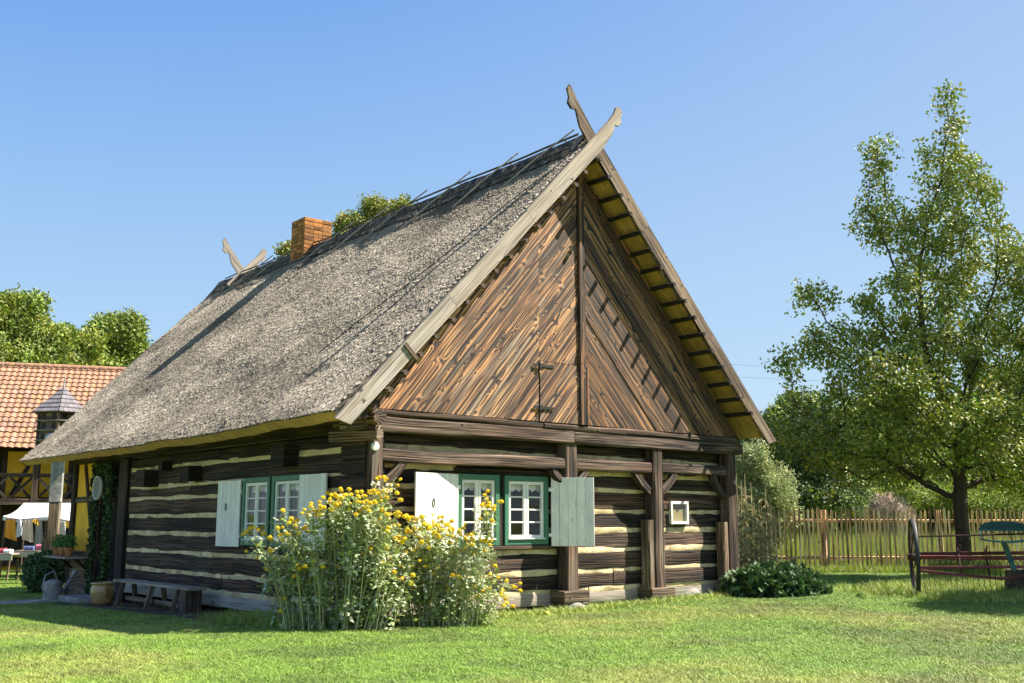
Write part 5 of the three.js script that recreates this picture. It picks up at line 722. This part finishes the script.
// ---------- market stall in front of it ----------
{
  const ST = (px, py, dep) => at(px, py, dep), sheet = (pts, nu, nv, th, wav, seed) => { const g = new GB(), q = (i, j, o2) => { const u = i / nu, v = j / nv, a = pts[0].clone().lerp(pts[1], u), b = pts[3].clone().lerp(pts[2], u), p = a.lerp(b, v), sw = wav * (Math.sin(u * 13 + seed) * 0.6 + Math.sin(u * 29 + v * 3 + seed * 2) * 0.4) * (0.3 + 0.7 * v); return p.addScaledVector(FD, sw + o2); }; for (let i = 0; i < nu; i++) for (let j = 0; j < nv; j++) for (const o2 of [0, th]) { const a = q(i, j, o2), b = q(i + 1, j, o2), c = q(i + 1, j + 1, o2), d = q(i, j + 1, o2); const e = [0, 0]; o2 ? g.quad(a, b, c, d, e, e, e, e) : g.quad(a, d, c, b, e, e, e, e); } return g.build(0.8); };
  const D = 33, can = thing('market_canopy', 'white cloth canopy of the market stall under the wooden gallery', 'canopy');
  { const g = new GB(), n = 16, m = 6, fr = [ST(3, 516, D), ST(95, 521, D)], bk = [ST(24, 503, D + 1.9), ST(98, 503, D + 1.9)], q = (i, j, o2) => { const u = i / n, v = j / m, p = fr[0].clone().lerp(fr[1], u).lerp(bk[0].clone().lerp(bk[1], u), v); p.y += -0.1 * Math.sin(v * Math.PI) - 0.05 * Math.sin(u * Math.PI * 3) * (1 - v) + o2; return p; }; for (let i = 0; i < n; i++) for (let j = 0; j < m; j++) for (const o2 of [0, -0.01]) { const e = [0, 0], a = q(i, j, o2), b = q(i + 1, j, o2), c = q(i + 1, j + 1, o2), d = q(i, j + 1, o2); o2 ? g.quad(a, d, c, b, e, e, e, e) : g.quad(a, b, c, d, e, e, e, e); } for (let i = 0; i < n; i++) { const e = [0, 0], a = q(i, 0, 0), b = q(i + 1, 0, 0), c = b.clone(), d = a.clone(); c.y -= 0.13; d.y -= 0.13; g.quad(d, c, b, a, e, e, e, e); } mesh('canopy_cloth', g.build(0.9), std(null, { color: rgb(0.78, 0.78, 0.76), roughness: 0.9 }), can); }
  for (const [px, py, dd] of [[5, 517, 0.02], [46, 519, 0.02], [92, 521, 0.02], [26, 505, 1.88]]) { const t = ST(px, py, D + dd), g = onGround(px, D + dd); mesh('pole', rod([[t.x, g.y - 0.05, t.z], [t.x, t.y, t.z]], 0.025, 0.025, 7), M.brown[1], can); }
  { const a = ST(6, 519, D - 0.05), b = ST(92, 522, D - 0.05); mesh('clothes_rail', rod([a, b], 0.018, 0.018, 6), M.brown[0], can); }
  const cloths = [[5, 16, 519, 541, [0.75, 0.32, 0.04], 'orange cloth hanging from the stall canopy, leftmost garment'], [16.5, 22, 518, 538, [0.7, 0.7, 0.76], 'white shirt hanging beside the orange cloth'], [22.5, 33, 520, 543, [0.72, 0.55, 0.46], 'pinkish beige garment hanging in the middle of the stall'], [35, 43, 521, 546, [0.32, 0.34, 0.34], 'grey garment hanging left of the dovecote post'], [33, 38, 519, 526, [0.75, 0.45, 0.05], 'short yellow cloth hanging above the grey garment'], [60, 66, 521, 545, [0.62, 0.62, 0.6], 'pale grey garment hanging right of the dovecote post'], [63, 73, 521, 530, [0.75, 0.5, 0.06], 'yellow cloth draped right of the dovecote post'], [72, 77, 522, 542, [0.08, 0.14, 0.42], 'blue cloth hanging next to the yellow wall']];
  cloths.forEach(([x0, x1, y0, y1, c, label], i) => one('hanging_garment', sheet([ST(x0 + 1, y0, D - 0.06 - (i % 3) * 0.05), ST(x1 - 1, y0, D - 0.06 - (i % 3) * 0.05), ST(x1 + 0.5, y1 - (i % 2) * 3, D - 0.09 - (i % 3) * 0.05), ST(x0 - 1, y1 - ((i + 1) % 2) * 4, D - 0.09 - (i % 3) * 0.05)], 12, 5, 0.012, 0.05, i), std(null, { color: rgb(...c), roughness: 0.95 }), label, 'garment', [0, 0, 0], 0, 'garments on the market stall'));
  const table = (px0, px1, py, dep, label) => { const a = onGround(px0, dep), b = onGround(px1, dep), top = at((px0 + px1) / 2, py, dep).y, t = thing('market_table', label, 'table', [(a.x + b.x) / 2, a.y, (a.z + b.z) / 2], -YAW, 'market stall tables'), w = a.distanceTo(b), h = top - a.y; mesh('table_top', box(-w / 2, w / 2, h - 0.04, h, -0.4, 0.35, { ch: 0.006, seed: sd++ }), M.grey[2], t); mesh('table_cloth', box(-w / 2 - 0.01, w / 2 + 0.01, h - 0.2, h - 0.045, 0.33, 0.362, { seed: sd++ }), std(null, { color: rgb(0.42, 0.38, 0.3) }), t); for (const x of [-1, 1]) for (const z of [-1, 1]) mesh('leg', hewn(V3(x * (w / 2 - 0.12), -0.02, z * 0.3), V3(x * (w / 2 - 0.08), h - 0.04, z * 0.26), 0.05, 0.05, { up: V3(0, 0, -1), ch: 0.005, seed: sd++ }), M.brown[1], t); return [t, h, w]; };
  const items = (t, list) => list.forEach(([dx, dz, w, h, c, label]) => { const p = V3(dx, t[1] + 0.001, dz).applyAxisAngle(V3(0, 1, 0), -YAW).add(t[0].position); const g = hewn(V3(-w / 2, h / 2, 0), V3(w / 2, h / 2, 0), 0.26, h, { ch: h * 0.3, seg: 4, rough: 0.02, seed: sd++ }); one('folded_cloth', g, std(null, { color: rgb(...c), roughness: 0.95 }), label, 'cloth', [p.x, p.y, p.z], -YAW, 'folded cloths on the stall tables'); });
  items(table(-12, 20, 553, 31.5, 'low table with folded cloths at the left picture edge'), [[-0.05, 0, 0.35, 0.14, [0.4, 0.06, 0.08], 'dark red folded cloth on the left stall table'], [0.28, 0.12, 0.2, 0.12, [0.65, 0.66, 0.7], 'white folded cloth on the left stall table']]);
  items(table(22, 46, 550, 32, 'low table with folded cloths left of the dovecote post'), [[-0.02, 0.05, 0.3, 0.12, [0.1, 0.14, 0.3], 'blue folded cloth on the table by the dovecote'], [0.26, -0.05, 0.22, 0.18, [0.42, 0.12, 0.18], 'wine red folded cloth on the table by the dovecote']]);
  items(table(62, 84, 552, 32, 'low table with pale cloths right of the dovecote post'), [[-0.1, 0.05, 0.24, 0.12, [0.66, 0.66, 0.64], 'white folded cloth on the table right of the dovecote']]);
  for (const [px0, px1, py, dep, label] of [[43.5, 51, 540, 30.9, 'upright pale board left of the dovecote post'], [57, 63.5, 541, 30.9, 'upright pale board right of the dovecote post']]) { const a = onGround(px0, dep), b = onGround(px1, dep), h = at(px0, py, dep).y - a.y, w = a.distanceTo(b); one('display_board', box(-w / 2, w / 2, -0.03, h, -0.03, 0.03, { ch: 0.005, seed: sd++ }), M.brown[2], label, 'board', [(a.x + b.x) / 2, a.y, (a.z + b.z) / 2], -YAW); }
}
// ---------- overhead line far behind on the right ----------
{
  const a = onGround(655, 72), b = onGround(1180, 72), l = thing('power_line', 'two thin overhead wires crossing the sky right of the gable', 'power line', [a.x, a.y, a.z]), d = b.clone().sub(a);
  for (const t of [0, 1]) mesh('pole', rod([[d.x * t, -0.3, d.z * t], [d.x * t, 12.9, d.z * t]], 0.14, 0.1, 8), M.brown[1], l);
  for (const h of [12.7, 11.8]) { const pts = []; for (let i = 0; i <= 12; i++) { const t = i / 12; pts.push(V3(d.x * t, h - 1.2 * Math.sin(t * Math.PI) * 0.6, d.z * t)); } mesh('wire', rod(pts, 0.008, 0.008, 4), M.iron, l); }
}

renderer.render(scene, camera);
